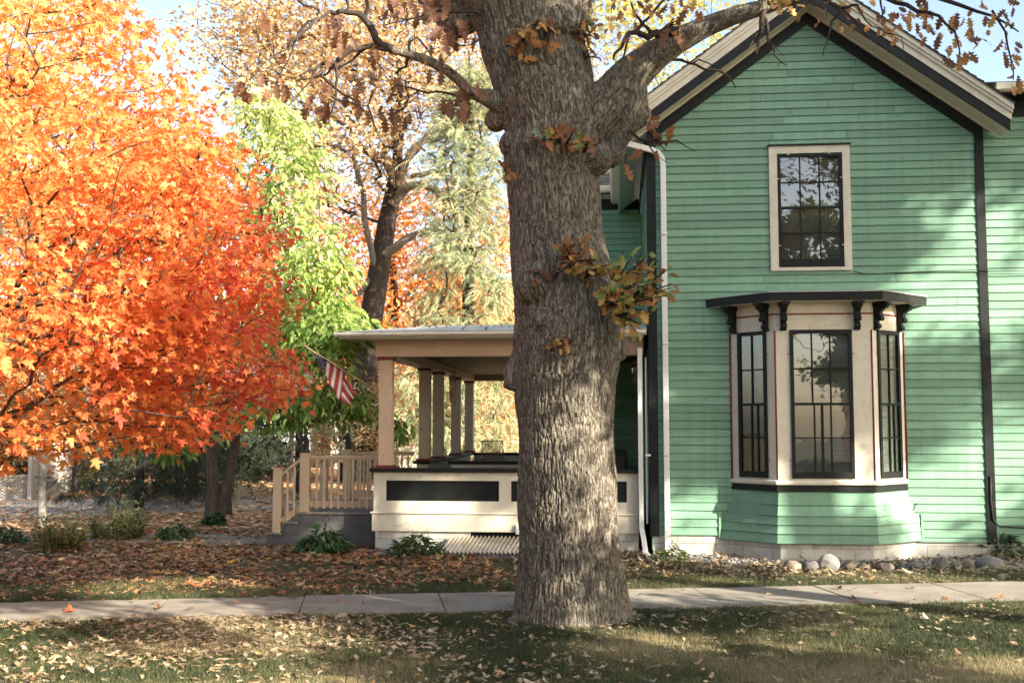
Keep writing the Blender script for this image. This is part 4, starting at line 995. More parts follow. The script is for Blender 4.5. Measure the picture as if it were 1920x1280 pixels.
# boulders along the bed edge: px, py(base), width px, height px, tone
bl = [(1491, 1073, 44, 26, 'tan', 'low wedge-shaped tan boulder leftmost in the row before the bay window'),
      (1523, 1073, 36, 27, 'dark', 'dark round stone wedged left of the big pale boulder'),
      (1559, 1071, 46, 38, 'pale', 'big rounded pale granite boulder in front of the bay window'),
      (1601, 1069, 38, 24, 'tan', 'sunlit buff stone just right of the big pale boulder'),
      (1622, 1071, 30, 18, 'tan', 'small chunky buff stone between the sunlit stone and the block-like one'),
      (1667, 1073, 34, 22, 'brown', 'square block-like brown stone in the middle of the row'),
      (1694, 1069, 26, 14, 'dark', 'small flat dark stone touching the block-like stone'),
      (1721, 1069, 42, 19, 'grey', 'smooth oval grey stone lying low in the leaves'),
      (1768, 1068, 34, 27, 'dark', 'pitted dark boulder in front of the pale-leaved plant'),
      (1799, 1067, 26, 15, 'tan', 'little buff stone half buried between dark boulder and upright stone'),
      (1822, 1066, 32, 25, 'brown', 'upright brown stone with a cleft, left of the large smooth boulder'),
      (1865, 1068, 62, 29, 'grey', 'large smooth grey boulder with sloping right side by the corner plant'),
      (1908, 1065, 34, 13, 'brown', 'flat reddish stone at the right end of the row')]
ST = {'tan': [(.15, .12, .085), (.22, .18, .13)], 'dark': [(.07, .065, .06), (.13, .12, .11)], 'pale': [(.19, .18, .165), (.29, .275, .25)], 'brown': [(.16, .13, .11), (.26, .21, .17)], 'grey': [(.12, .115, .11), (.19, .18, .165)]}
for k, v in ST.items(): M['st_' + k] = surf_mat('stone_' + k, v, 7., .85, .7, 60., dirt=((.10, .09, .08), .5, 9.), bdist=.008)
import bmesh
def rock(w, d, h, seed, ang):
    bm = bmesh.new(); bmesh.ops.create_icosphere(bm, subdivisions=5, radius=1); P = np.array([v.co[:] for v in bm.verts])
    r = np.random.default_rng(seed)
    for k in range(14 if ang else 5):   # planar cuts
        n = unit(r.normal(size=3) + (0, 0, .2)); dd = r.uniform(.62, .9) if ang else r.uniform(.8, .95); q = P @ n; P = P - np.outer(np.maximum(q - dd, 0), n) * .93
    P = P * (1 + .12 * (fbm(P * 1.3 + seed * 7, 3) - .5) * 2)[:, None] * (1 + .03 * (fbm(P * 9 + seed, 2) - .5))[:, None]
    P = P * np.array([w / 2, d / 2, h * .62]) / np.abs(P).max(0) + (0, 0, h * .38)
    for v, c in zip(bm.verts, P): v.co = c
    me = bpy.data.meshes.new('boulder'); bm.to_mesh(me); bm.free(); me.polygons.foreach_set('use_smooth', [True] * len(me.polygons)); return me
for i, (px, py, w, h, tone, lab) in enumerate(bl):
    g = gp(px, py + 1); k = g[1] / F_; me = rock(w * k * .88, w * k * .75, h * k * .84, i + 3, tone in ('tan', 'brown')); me.materials.append(M['st_' + tone])
    o = bpy.data.objects.new('boulder', me); col.objects.link(o); o.location = (g[0], g[1] + w * k * .35, 0); o.rotation_euler = (0, 0, 0); tag(o, lab, 'boulder', 'boulders edging the gravel bed')

# ------------------------------------------------------------ fallen leaves
LF_TAN = leaf_mat('fallen_oak_leaves', [(0, (.10, .062, .035)), (.3, (.22, .15, .08)), (.6, (.34, .26, .15)), (.85, (.46, .39, .27)), (1, (.46, .24, .08))], .12, .6)
LF_RED = leaf_mat('fallen_maple_leaves', [(0, (.07, .035, .022)), (.25, (.18, .085, .04)), (.5, (.34, .18, .08)), (.72, (.50, .34, .18)), (.88, (.42, .08, .03)), (.95, (.60, .32, .06)), (1, (.58, .45, .30))], .15, .6)
def scatter(n, xr, yr, dens):
    x = rng.uniform(*xr, n); y = rng.uniform(*yr, n); k = rng.random(n) < dens(x, y); return x[k], y[k]
def onwalk(x, y): return (y > walk_near(x)) & (y < walk_far(x))
def litter(name, x, y, mat, s0, label, zz=.012, temps=MAPLE + OAK, red=None, mask_house=True):
    q = np.stack([x - HO[0], y - HO[1]], 1); u = q @ HU[:2]; v = q @ HV[:2]
    inside = (u > -4.6) & (v > .2) | (u > 0) & (v > -.02) | (u > -6.6) & (u < -4.6) & (v > SV0) & (v < SV1) | (np.abs(u - BC) < 1.5) & (v > -.58 + np.clip(np.abs(u - BC) - .7, 0, 1) * .78)
    bayf = inside
    tr = (np.hypot(x - OKB[0], (y - OKB[1]) * 1.) < .57)
    k = ~(bayf | tr); x, y = x[k], y[k]; n = len(x)
    z = zz + rng.random(n) ** 2 * .045 + np.where(onwalk(x, y), .025, 0)
    a = rng.uniform(0, 6.283, n); tilt = rng.normal(0, .2, (n, 2)) * np.where(onwalk(x, y), .5, 1)[:, None]
    ax = np.stack([np.cos(a), np.sin(a), rng.normal(0, .07, n)], 1); nr = np.stack([tilt[:, 0], tilt[:, 1], np.where(rng.random(n) < .5, 1, -1)], 1)
    o = leaf_obj(name, temps, np.stack([x, y, z], 1), ax, nr, s0 * np.exp(rng.normal(0, .28, n)), rng.beta(1.6, 1.5, n) if red is None else red(x, y, n), mat)
    return tag(o, label, 'leaves', kind='stuff')
OKB = gp(1072, 1172); OKB[1] += .45
CUR_T = [strip_leaf(OAKW, .6, .5, 31, .05), strip_leaf(OAKW, -.5, .5, 32, .05), fan_leaf(MAPH, curl=.7, fold=.5, seed=33)]
def dn_near(x, y):
    p = n2(x, y, 1.3, 3.); p2 = n2(x, y * 1.5, .55, 9.); L_ = 1 / (1 + np.exp((x + .9) / .55)); band = np.exp(-((y - walk_near(x) + .75) / .5) ** 2) * (x > 1.2) * np.clip(1.3 - abs(x - 3.5) / 4, 0, 1)
    d = L_ * (.35 + 1.9 * np.clip(p2 - .42, 0, .4) * 2.2) * np.clip((p - .36) * 6, .06, 1.2) * .8 + .20 * band * np.clip((p - .36) * 7, 0, 1.3) + .035 * np.clip((p - .4) * 8, .25, 2)
    return d * (y < walk_near(x) - .03)
x, y = scatter(58000, (-6.5, 7), (6.5, 13.2), dn_near); litter('fallen_leaves', x, y, LF_TAN, .066, 'dry tan oak leaves strewn over the near lawn', temps=MAPLE[:3] + OAK + OAK)
def dn_mid(x, y):
    p = n2(x, y, 1.1, 21.); p2 = n2(x, y * 1.6, .5, 2.)
    L_ = 1 / (1 + np.exp((x + .6) / .9)); bare = np.exp(-(((x + 2.6) / 1.9) ** 2 + ((y - 15.6) / .8) ** 2)) * .75
    lawn = np.clip((y - walk_far(x) - .25) / .9, .06, 1)
    return (L_ * (.58 - bare * .6) * lawn * np.clip((p - .28) * 5, .25, 1.1) + .13 * np.clip((p - .35) * 6, .2, 1.4)) * (y > walk_far(x) + .02)
x, y = scatter(60000, (-13, 7.5), (12.6, 21.5), dn_mid); k = x < 1.2 + rng.normal(0, .9, len(x))
litter('fallen_leaves', x[k], y[k], LF_RED, .09, 'red and orange maple leaves covering the yard before the porch', temps=MAPLE)
litter('fallen_leaves', x[~k], y[~k], LF_TAN, .09, 'tan leaves caught on the lawn strip below the bay window')
# bed leaves on right part near stones and against the wall
x, y = scatter(9000, (0, 9), (14.8, 17.6), lambda x, y: np.clip(n2(x, y, 1.6, 5.) - .25, 0, .6) * (y > walk_far(x) + .9) * 1.1); litter('fallen_leaves', x, y, LF_TAN, .085, 'brown leaves lying among the pebbles along the house wall', .03, temps=OAK + CUR_T + MAPLE)
x, y = scatter(60000, (-26, 0), (21.5, 44), lambda x, y: np.clip(n2(x, y, .35, 6.) * 1.6 - .15, .15, 1) * np.where((y > 25) & (y < 30), .5, 1)); litter('fallen_leaves', x, y, leaf_mat('far_fallen_leaves', [(0, (.30, .14, .05)), (.35, (.55, .32, .15)), (.7, (.72, .52, .30)), (1, (.60, .16, .05))], .1), .15, 'orange leaves over the far yard and street', temps=[SMALL[0], SMALL[1]])
x = rng.uniform(-5, 6, 46); y = walk_near(x) + (walk_far(x) - walk_near(x)) * rng.random(46); litter('fallen_leaves', x, y, LF_RED, .10, 'few loose leaves lying on the sidewalk', .012, temps=MAPLE)
q = [tuple(hw(u, v)) for u, v in zip(rng.uniform(-11, -6.7, 120), rng.uniform(.9, 2.3, 120))]; q = np.array(q); litter('fallen_leaves', q[:, 0], q[:, 1], LF_RED, .10, 'orange leaves on the front path', .04, temps=MAPLE)
a = rng.uniform(0, 6.28, 170); r = .60 + np.abs(rng.normal(0, .16, 170)); litter('fallen_leaves', OKB[0] + np.cos(a) * r, OKB[1] + np.sin(a) * r, LF_TAN, .075, 'brown leaves gathered round the foot of the big oak', .012, temps=OAK + MAPLE)
# leaves on the porch roof edge
n = 34; u = rng.uniform(PU0, -2, n); v = rng.uniform(-.3, .1, n); P = np.array([hw(a, b, 3.66 + (b + .36) * .24) for a, b in zip(u, v)])
a = rng.uniform(0, 6.28, n); o = leaf_obj('fallen_leaves', MAPLE + OAK, P, np.stack([np.cos(a), np.sin(a), 0 * a], 1), rng.normal(0, .3, (n, 3)) + (0, 0, 1), rng.uniform(.05, .1, n), rng.random(n) * .3, LF_TAN); tag(o, 'dark leaves caught on the edge of the porch roof', 'leaves', kind='stuff')

# ------------------------------------------------------------ grass
GR = leaf_mat('grass_blades', [(0, (.042, .055, .024)), (.35, (.080, .093, .040)), (.6, (.145, .14, .065)), (.8, (.26, .22, .11)), (1, (.36, .30, .17))], .3, .6)
def grass(name, x, y, h, label, dry=None):
    n = len(x); a = rng.uniform(0, 6.283, n); w = rng.uniform(.0022, .0042, n); hh = h * np.exp(rng.normal(0, .3, n)); le = rng.normal(0, .45, (n, 2)) * hh[:, None]
    dx, dy = np.cos(a) * w, np.sin(a) * w
    V = np.stack([np.stack([x - dx, y - dy, np.zeros(n)], 1), np.stack([x + dx, y + dy, np.zeros(n)], 1), np.stack([x + le[:, 0], y + le[:, 1], hh], 1)], 1).reshape(-1, 3)
    Fc = np.arange(3 * n).reshape(-1, 3); r = np.clip(rng.normal(.35, .17, n) + (dry if dry is not None else 0), 0, 1)
    return tag(npmesh(name, V, Fc, GR, attr=r), label, 'grass', kind='stuff')
def vis(x, y): return np.abs(x) < y * .49 + .4
x, y = scatter(620000, (-6.2, 7.2), (7.2, 13.0), lambda x, y: 1. * (y < walk_near(x) + .015 + .03 * (n2(x, y, 6.) - .5)) * vis(x, y) * np.clip((n2(x, y, 2.6, 4.) - .18) * 4, .25, 1)); k = np.hypot(x - OKB[0], y - OKB[1]) > .42; x, y = x[k], y[k]
grass('grass', x, y, .038, 'short lawn grass between the sidewalk and the camera', (n2(x, y, .9, 31.) - .43) * 2.0 + (x > 1) * .02)
x, y = scatter(300000, (-8, 8), (12.4, 16.6), lambda x, y: (y > walk_far(x) - .02) * vis(x, y) * np.clip(1.35 - (y - walk_far(x)) / np.where(x < -.5, 1.5, 1.0) + .5 * (n2(x, y, 1.5) - .5), 0, 1)); mk, _, _ = bed_mask(x, y); x, y = x[~mk], y[~mk]
grass('grass', x, y, .05, 'green grass strip beyond the sidewalk', (n2(x, y, 1.2, 11.) - .52) * 1.)
# ============================================================ SMALL PLANTS
G1 = leaf_mat('dark_green_leaves', [(0, (.02, .045, .018)), (.5, (.045, .10, .03)), (.85, (.09, .15, .045)), (1, (.30, .28, .08))], .3, .45)
G2 = leaf_mat('yellow_green_leaves', [(0, (.05, .10, .02)), (.4, (.13, .21, .05)), (.75, (.30, .34, .11)), (1, (.50, .45, .18))], .4, .5)
G3 = leaf_mat('golden_weed_leaves', [(0, (.09, .10, .025)), (.4, (.19, .17, .045)), (.75, (.33, .24, .06)), (1, (.10, .14, .04))], .35, .6)
STK = leaf_mat('dry_stalks', [(0, (.30, .26, .13)), (1, (.5, .45, .26))], .1)
def plant(name, label, cat, px, py, w, h, n, size, mat, temps=OVATE, droop=.35, stalks=0, tall=1., group=None, gy=0.):
    g = gp(px, py); g[1] += gy; k = g[1] / F_; W = w * k / 2; H = h * k; e = empty(name, tuple(g), label, cat, group=group)
    a = rng.uniform(0, 6.283, n); r = rng.random(n) ** .5; z = rng.random(n)
    prof = np.sqrt(np.clip(1 - z ** 2 * .85, 0, 1))
    P = np.stack([np.cos(a) * r * W * prof, np.sin(a) * r * W * .8 * prof, .02 + z * H * (1.05 - .35 * r) * (.75 + .5 * rng.random(n))], 1)
    ax = np.stack([np.cos(a), np.sin(a), rng.normal(.35 - droop, .4, n)], 1); nr = rng.normal(0, .4, (n, 3)) + (0, 0, 1)
    leaf_obj('leaves', temps, P + g, ax, nr, size * np.exp(rng.normal(0, .25, n)), rng.beta(2, 2.4, n), mat, e, g)
    m = MB()
    for i in range(max(8, n // 14)):
        q = P[i]; m.tube([(q[0] * .1, q[1] * .1, 0), (q[0] * .5, q[1] * .5, q[2] * .6), tuple(q)], .003, 3)
    for i in range(stalks):
        an = random.uniform(0, 6.28); b = random.uniform(.3, .8) * W; hh = H * random.uniform(1.2, 1.7)
        m.tube([(0, 0, 0), (math.cos(an) * b * .5, math.sin(an) * b * .3, hh * .8), (math.cos(an) * b, math.sin(an) * b * .6, hh), (math.cos(an) * b * 1.3, math.sin(an) * b * .7, hh * .92)], .003, 3)
    m.build('stems', STK, e); return e
plant('hosta_plant', 'dark green drooping mound of leaves with dry curled stalks before the grey steps', 'plant', 606, 1037, 100, 44, 420, .13, G1, droop=.8, stalks=7)
plant('perennial_plant', 'low dark green leafy plant against the white porch foundation', 'plant', 782, 1041, 105, 36, 330, .12, G1, OVATE, stalks=6)
plant('pale_perennial', 'pale yellow-green plant with thin stalks behind the dark boulder', 'plant', 1598, 1052, 86, 52, 330, .12, G2, droop=.3, stalks=9, gy=.25)
plant('corner_plant', 'green bushy plant below the black corner board at the right edge', 'plant', 1893, 1050, 84, 52, 360, .12, G1, stalks=5, gy=.2)
plant('weed_clump', 'small weedy clump at the foot of the white downspouts', 'plant', 1262, 1060, 70, 34, 320, .07, G2, stalks=5, gy=.1)
def weed(label, px, py, w, h, ns_, lf, mat, name='weed_clump'):
    g = gp(px, py); k = g[1] / F_; W = w * k / 2; H = h * k; e = empty(name, tuple(g), label, 'plant'); m = MB(); P, A, Nn_, S, Rr_ = [], [], [], [], []
    for i in range(ns_):
        a = random.uniform(0, 6.28); b = random.random() ** .6 * W; hh = H * random.uniform(.35, 1.1) * (1 - .35 * (b / W) ** 2); ln = random.uniform(.15, .5) * hh; b0 = np.array([math.cos(a) * b * .7, math.sin(a) * b * .6, 0]); tp = b0 + np.array([math.cos(a) * ln, math.sin(a) * ln, hh]); md = (b0 + tp) / 2 + np.array([0, 0, hh * .08]); m.tube([b0, md, tp], .0035, 3); tone = random.gauss(.45, .18)
        for j in range(int(10 + hh * 26)):
            t = random.uniform(.15, 1.02); q = b0 + (tp - b0) * t + rng.normal(0, .02, 3); an = random.uniform(0, 6.28); P.append(q + g); A.append((math.cos(an), math.sin(an), random.uniform(-.3, .9))); Nn_.append((random.gauss(0, .5), random.gauss(0, .5), 1)); S.append(lf * random.uniform(.6, 1.2) * (1.2 - .6 * t)); Rr_.append(tone + random.gauss(0, .13))
    m.build('stems', STK, e); leaf_obj('leaves', [OVATE[0]], P, A, Nn_, S, np.array(Rr_), mat, e, g)
weed('golden yellow feathery weed clump by the left yard edge', 108, 1032, 120, 76, 85, .10, G3)
weed('broad olive goldenrod clump standing left of the path end', 220, 1012, 125, 70, 80, .11, leaf_mat('olive_leaves', [(0, (.05, .075, .02)), (.5, (.12, .14, .04)), (1, (.24, .22, .07))], .35), 'goldenrod_clump')
weed('tall upright weed stalks with narrow leaves above the goldenrod', 242, 1000, 26, 84, 9, .13, G2, 'tall_weed')
plant('small_shrub', 'small dark green shrub among orange leaves at the front path corner', 'plant', 328, 1014, 72, 30, 300, .10, G1)
plant('edge_shrub', 'low dark shrub at the extreme left edge of the yard', 'plant', 14, 1022, 60, 34, 300, .10, G1)
plant('root_sprouts', 'green sprouts growing at the base of the twin-trunk tree', 'plant', 402, 985, 40, 24, 200, .12, G1)

# ============================================================ THE BIG OAK
OY = OKB[1]
SUNV = np.array([.76 * math.cos(R(24)), -.65 * math.cos(R(24)), math.sin(R(24))]); SUNV /= np.linalg.norm(SUNV)
def wallpt(px, py):
    d = ray(px, py); t = ((HO - CAM) @ HV) / (d @ HV); return CAM + d * t
OPEN = [wallpt(*q) for q in ((1880, 480), (1840, 560), (1800, 620), (1880, 640), (1730, 430), (1640, 430), (1770, 225), (1275, 740), (1272, 930), (1570, 610), (1540, 930), (1690, 650), (1755, 520), (1790, 880), (1860, 760), (1740, 980), (1900, 900), (1600, 960), (1320, 960), (1700, 560), (1905, 550))]
OPEN += [gp(*q) for q in ((220, 1240), (330, 1235), (450, 1230), (560, 1240), (800, 1135), (900, 1120), (430, 1152), (120, 1215), (1500, 1235), (1700, 1230), (1330, 1210), (250, 1095))]
OPEN += [at(px, py, OY - .5) for px, py in ((1040, 1060), (1060, 1120), (1035, 770))] + [hw(u, .2, z) for u, z in ((-4.4, .8), (-3.4, .6), (-2.5, .5))]
OPEN += [gp(*q) for q in ((40, 960), (120, 955), (200, 952), (280, 950), (350, 948), (430, 945), (480, 942), (90, 985), (300, 975))] + [at(545, 300, 19.), at(600, 560, 18.8), at(500, 450, 19.)]
OPEN = np.array(OPEN)  # points kept sunlit by gaps cut into the unseen crowns
CLOSED = np.array([wallpt(*q) for q in ((1505, 95), (1450, 150), (1400, 205), (1555, 125), (1500, 190), (1600, 190), (1300, 300), (1350, 300), (1300, 420), (1380, 420), (1400, 330), (1300, 560), (1380, 520), (1330, 650), (1260, 230), (1340, 150), (1420, 95), (1640, 290))])  # wall points kept in shade by added leaf clumps
def carve(tg, rad=.62, keep=.06):
    d = tg[:, None, :] - OPEN[None]; t = d @ SUNV; q = d - t[..., None] * SUNV; dist = np.where(t > 0, np.linalg.norm(q, axis=2), 9.)
    return tg[(dist.min(1) > rad) | (rng.random(len(tg)) < keep)]  # drops clumps that would shade the points meant to stay lit
def S_(px, py, r, dy=0.): k = (OY + dy) / F_; p = at(px, py, OY + dy); return (p, r * k * .965)
prof = [(1215, 945, 1212), (1190, 950, 1205), (1172, 957, 1193), (1150, 962, 1182), (1100, 968, 1173), (1050, 972, 1166), (1000, 973, 1161), (950, 972, 1158), (900, 972, 1156), (850, 971, 1153), (800, 972, 1151), (760, 967, 1153), (720, 960, 1156), (680, 957, 1163), (640, 963, 1168), (600, 968, 1168), (560, 966, 1163), (520, 962, 1152), (480, 959, 1141), (440, 957, 1131), (400, 955, 1127), (350, 952, 1124), (300, 946, 1124), (260, 944, 1130), (220, 938, 1132), (180, 925, 1122), (140, 918, 1112), (100, 905, 1097), (50, 893, 1094), (0, 862, 1097), (-60, 838, 1105), (-130, 820, 1115), (-200, 800, 1130)]
raw = MB(); sk = []
def ring_tube(pts, n=40):
    raw.tube([p for p, r in pts], [r for p, r in pts], n)
tr = [S_((l + r) / 2, y, (r - l) / 2) for y, l, r in prof]; ring_tube(tr, 48); sk.append([(p, r) for p, r in tr])
def limb(pts, n=20): q = [S_(x, y, r, dy) for x, y, r, dy in pts]; ring_tube(q, n); sk.append(q); return q
limb([(1075, 250, 62, .05), (1120, 215, 58, 0), (1156, 180, 48, -.05), (1186, 140, 38, -.1), (1228, 104, 30, -.15), (1272, 76, 25, -.2), (1320, 52, 21, -.25), (1375, 30, 18, -.3), (1430, 14, 15.5, -.35), (1490, -6, 14, -.4), (1560, -40, 12, -.45), (1650, -90, 10, -.5)])
limb([(1180, 150, 34, -.1), (1185, 190, 33, -.12), (1182, 225, 27, -.1), (1160, 262, 20, -.05), (1150, 288, 18, 0)])
limb([(870, 60, 30, .1), (845, -10, 60, .1), (800, -80, 62, .2), (740, -170, 50, .3), (680, -280, 40, .4)])
limb([(1040, 60, 60, 0), (1060, -60, 75, 0), (1100, -180, 62, 0), (1150, -320, 50, 0)])
# left branch collar and limb
limb([(985, 205, 40, 0), (940, 195, 26, -.1), (912, 183, 17, -.2), (880, 172, 12, -.3), (860, 150, 10.5, -.35), (838, 132, 10, -.4), (800, 113, 9, -.5), (765, 101, 8.5, -.55), (733, 93, 8, -.6)], 12)
limb([(1000, 660, 40, 0), (968, 700, 24, -.08), (958, 730, 16, -.1)]); limb([(1120, 655, 50, 0), (1150, 640, 28, -.02)]); limb([(1080, 300, 50, -.1), (1140, 290, 20, -.1)])
def lump(px, py, r, dy=0.): p, rr = S_(px, py, r, dy); bmv = np.array(IV2) * rr + p; raw.add(bmv, IF2)
bm = bmesh.new(); bmesh.ops.create_icosphere(bm, subdivisions=3, radius=1); IV2 = [v.co[:] for v in bm.verts]; IF2 = [[v.index for v in f.verts] for f in bm.faces]; bm.free()
for a in ((965, 700, 24, -.05), (962, 268, 26, -.12), (1146, 288, 26, .0), (1196, 215, 26, -.05), (1150, 650, 30, 0.), (1178, 590, 12, -.1), (1010, 530, 45, -.32), (1100, 560, 40, -.30), (1030, 600, 40, -.33), (1005, 262, 22, -.42), (930, 225, 24, 0), (1120, 300, 30, -.25), (972, 1180, 26, -.22), (1172, 1176, 22, -.25), (1040, 1186, 34, -.42), (1115, 1186, 30, -.42), (1050, 40, 34, -.38), (1010, 15, 30, -.4)): lump(*a)
ro = raw.build('oak_raw', M['oakbark']); md = ro.modifiers.new('r', 'REMESH'); md.mode = 'VOXEL'; md.voxel_size = .0088; md.use_smooth_shade = True
dg = bpy.context.evaluated_depsgraph_get(); ev = ro.evaluated_get(dg); em = ev.to_mesh()
n = len(em.vertices); P = np.empty(n * 3, np.float32); em.vertices.foreach_get('co', P); P = P.reshape(-1, 3).astype(float)
nf = len(em.polygons); lt_ = np.empty(nf, np.int32); em.polygons.foreach_get('loop_total', lt_); li = np.empty(len(em.loops), np.int32); em.loops.foreach_get('vertex_index', li)
assert (lt_ == 4).all(); Q = li.reshape(-1, 4); ev.to_mesh_clear(); bpy.data.objects.remove(ro)
# smooth a little (laplacian along quad edges)
def smooth(P, it):
    a = np.concatenate([Q[:, 0], Q[:, 1], Q[:, 2], Q[:, 3]]); b = np.concatenate([Q[:, 1], Q[:, 2], Q[:, 3], Q[:, 0]])
    for _ in range(it):
        s = np.zeros_like(P); c = np.zeros(len(P))
        for k in range(3): s[:, k] = np.bincount(a, P[b, k], len(P)) + np.bincount(b, P[a, k], len(P))
        c = np.bincount(a, minlength=len(P)) + np.bincount(b, minlength=len(P)); P = P * .4 + .6 * s / c[:, None]
    return P
P = smooth(P, 8)
def normals(P):
    fn = np.cross(P[Q[:, 2]] - P[Q[:, 0]], P[Q[:, 3]] - P[Q[:, 1]]); nn = np.zeros_like(P)
    for k in range(4):
        for j in range(3): nn[:, j] += np.bincount(Q[:, k], fn[:, j], len(P))
    return unit(nn)
# bark coordinates from nearest skeleton segment
best = np.full(n, 1e9); cd = np.zeros((n, 3)); arc0 = 0
for s in sk:
    s_acc = arc0
    for (a, ra), (b, rb) in zip(s[:-1], s[1:]):
        d = b - a; L = np.linalg.norm(d); d = d / L; q = P - a; t = np.clip(q @ d, 0, L); c = a + t[:, None] * d; w = P - c; dist = np.linalg.norm(w, axis=1); rr = ra + (rb - ra) * t / L
        sc = dist / rr; m_ = sc < best; best[m_] = sc[m_]
        wd = unit(w[m_] - (w[m_] @ d)[:, None] * d) * rr[m_][:, None] * .95 if True else 0
        cd[m_] = np.stack([wd[:, 0] - wd[:, 2] * d[0] * .5, wd[:, 1], (s_acc + t[m_])], 1) + np.array([0, 0, 0]) + (wd[:, 2:3] * np.array([1., 0, 0]) if abs(d[2]) < .6 else 0)
        s_acc += L
    arc0 += 7.3
Nn = normals(P)
sub = P[:, 2] < 7.2
warp = (fbm(P * np.array([3., 3., 1.5]), 2) - .5)[:, None]
c1 = cd * np.array([50., 50., 6.4]) + warp * 1.6
w1 = (fbm(cd * np.array([9., 9., 5.]) + 9, 2) - .5)[:, None] * np.array([1.5, 1.5, .5])
f1 = np.abs(fbm(c1 + w1, 2) - .5) * 2; f2 = np.abs(vnoise(cd * np.array([19., 19., 2.6]) + 5 + w1 * 1.5) - .5) * 2
f3 = np.abs(vnoise(cd * np.array([14., 14., 26.]) + 2 + w1) - .5) * 2
fur = np.clip(f1 / .22, 0, 1) ** .8; fur2 = np.clip(f2 / .3, 0, 1); fur3 = np.clip(f3 / .12, 0, 1)
amp = np.clip(best * 0 + 1, 0, 1)
rad_loc = np.linalg.norm(cd[:, :2], axis=1); ampl = np.clip(rad_loc / .35, .12, 1)
disp = (fur * .021 + fur2 * .009 + fur3 * .007 + (fbm(cd * np.array([70., 70., 30.]), 2) - .5) * .005 - .02) * ampl + (fbm(P * 2.2 + 4, 2) - .5) * .07 * np.clip(ampl * 1.2, 0, 1)
# knots / healed scars
for (px, py, dy, R0) in ((962, 268, -.45, .12), (1012, 500, -.5, .16), (1060, 600, -.5, .14), (1095, 540, -.45, .13), (1003, 262, -.5, .09), (1150, 640, -.3, .12)):
    c = at(px, py, OY + dy); d = np.linalg.norm((P - c) * (1, .6, 1), axis=1) / R0; disp += np.where(d < 1.3, .03 * np.sin(d * 8.) * np.exp(-d * 1.6), 0)
P2_ = P + Nn * disp[:, None]
ob = np.array([OKB[0], OKB[1], 0.])
oak = empty('oak_tree', tuple(ob), 'massive old oak with furrowed grey bark standing on the lawn in front of the house', 'tree')
fa = np.clip(1 - (fur * .7 + fur2 * .3) * 1.25, 0, 1) * .95; tk = npmesh('trunk', P2_, Q, M['oakbark'], oak, ob, attr=fa[Q].mean(1), smooth=True)
# ---- limbs and twigs of the oak (all in px at the oak's depth)
chains = []; tipsL = []; 
def br(pts, r0, r1, dy0=-.3, dy1=-.6, jit=2.):
    n_ = len(pts); out = []
    for i in range(n_ - 1):
        for s in (0, .5):
            t = (i + s) / (n_ - 1); a = np.array(pts[i]) * (1 - s) + np.array(pts[i + 1]) * s
            out.append((at(a[0] + random.gauss(0, jit) * (s > 0), a[1] + random.gauss(0, jit) * (s > 0), OY + dy0 + (dy1 - dy0) * t), r0 + (r1 - r0) * t))
    out.append((at(*pts[-1], OY + dy1), r1)); P_ = np.array([p for p, r in out]); chains.append((P_, np.array([r for p, r in out]) * OY / F_)); return P_
B = []
B.append(br([(735, 93), (715, 85), (700, 60), (685, 38), (668, 25), (640, 21), (618, 22)], 8, 4, -.6, -.8))
B.append(br([(735, 93), (705, 88), (685, 88), (660, 92), (640, 108), (630, 118), (605, 120), (590, 132), (570, 138)], 6, 2.5, -.6, -.9))
B.append(br([(618, 22), (600, 34), (580, 52), (560, 66), (545, 80), (525, 98), (505, 112)], 4, 1.5, -.8, -1.2))
B.append(br([(600, 38), (578, 40), (560, 62), (548, 95), (530, 130), (518, 160)], 3, 1, -.8, -.9))
B.append(br([(690, 88), (668, 105), (645, 122), (628, 130), (600, 128)], 3, 1, -.65, -.5))
B.append(br([(768, 103), (762, 125), (740, 140)], 4, 1.5, -.55, -.4)); B.append(br([(768, 100), (768, 80), (782, 70), (795, 85), (812, 110)], 3, 1, -.55, -.3))
B.append(br([(683, 37), (690, 15), (680, -20)], 4, 3, -.7, -.7)); B.append(br([(628, 120), (632, 150), (630, 180), (620, 215), (608, 240)], 3, 1, -.8, -1.))
B.append(br([(590, 132), (575, 160), (555, 185), (540, 200)], 2.5, 1, -.9, -1.1)); B.append(br([(640, 110), (612, 140), (580, 148), (560, 150)], 2.2, 1, -.7, -.6))
B.append(br([(860, 150), (848, 132), (830, 128), (815, 140)], 2, 1, -.35, -.7)); B.append(br([(900, 178), (870, 178), (840, 175), (800, 175), (770, 165), (745, 160), (730, 170)], 3, 1, -.3, -.8))
B.append(br([(905, 30), (870, 22), (820, 20), (760, 38), (720, 48)], 3, 1, -.4, -.8)); B.append(br([(905, 55), (860, 60), (840, 32), (790, 36), (735, 32)], 2, 1, -.5, -1.))
B.append(br([(730, -20), (728, 10), (735, 30), (730, 45)], 3, 1, -.5, -.6)); B.append(br([(640, -30), (650, 0), (648, 25)], 4, 2, -.9, -.9)); B.append(br([(545, -20), (570, 10), (600, 20)], 3, 2, -1, -.9))
B.append(br([(700, 170), (690, 200), (700, 230), (705, 250)], 2, 1, -.8, -.9)); B.append(br([(620, 180), (650, 190), (690, 200)], 2.2, 1, -1, -.9)); B.append(br([(600, 140), (640, 175), (660, 185), (680, 205), (700, 228)], 2.6, 1, -.9, -.8))
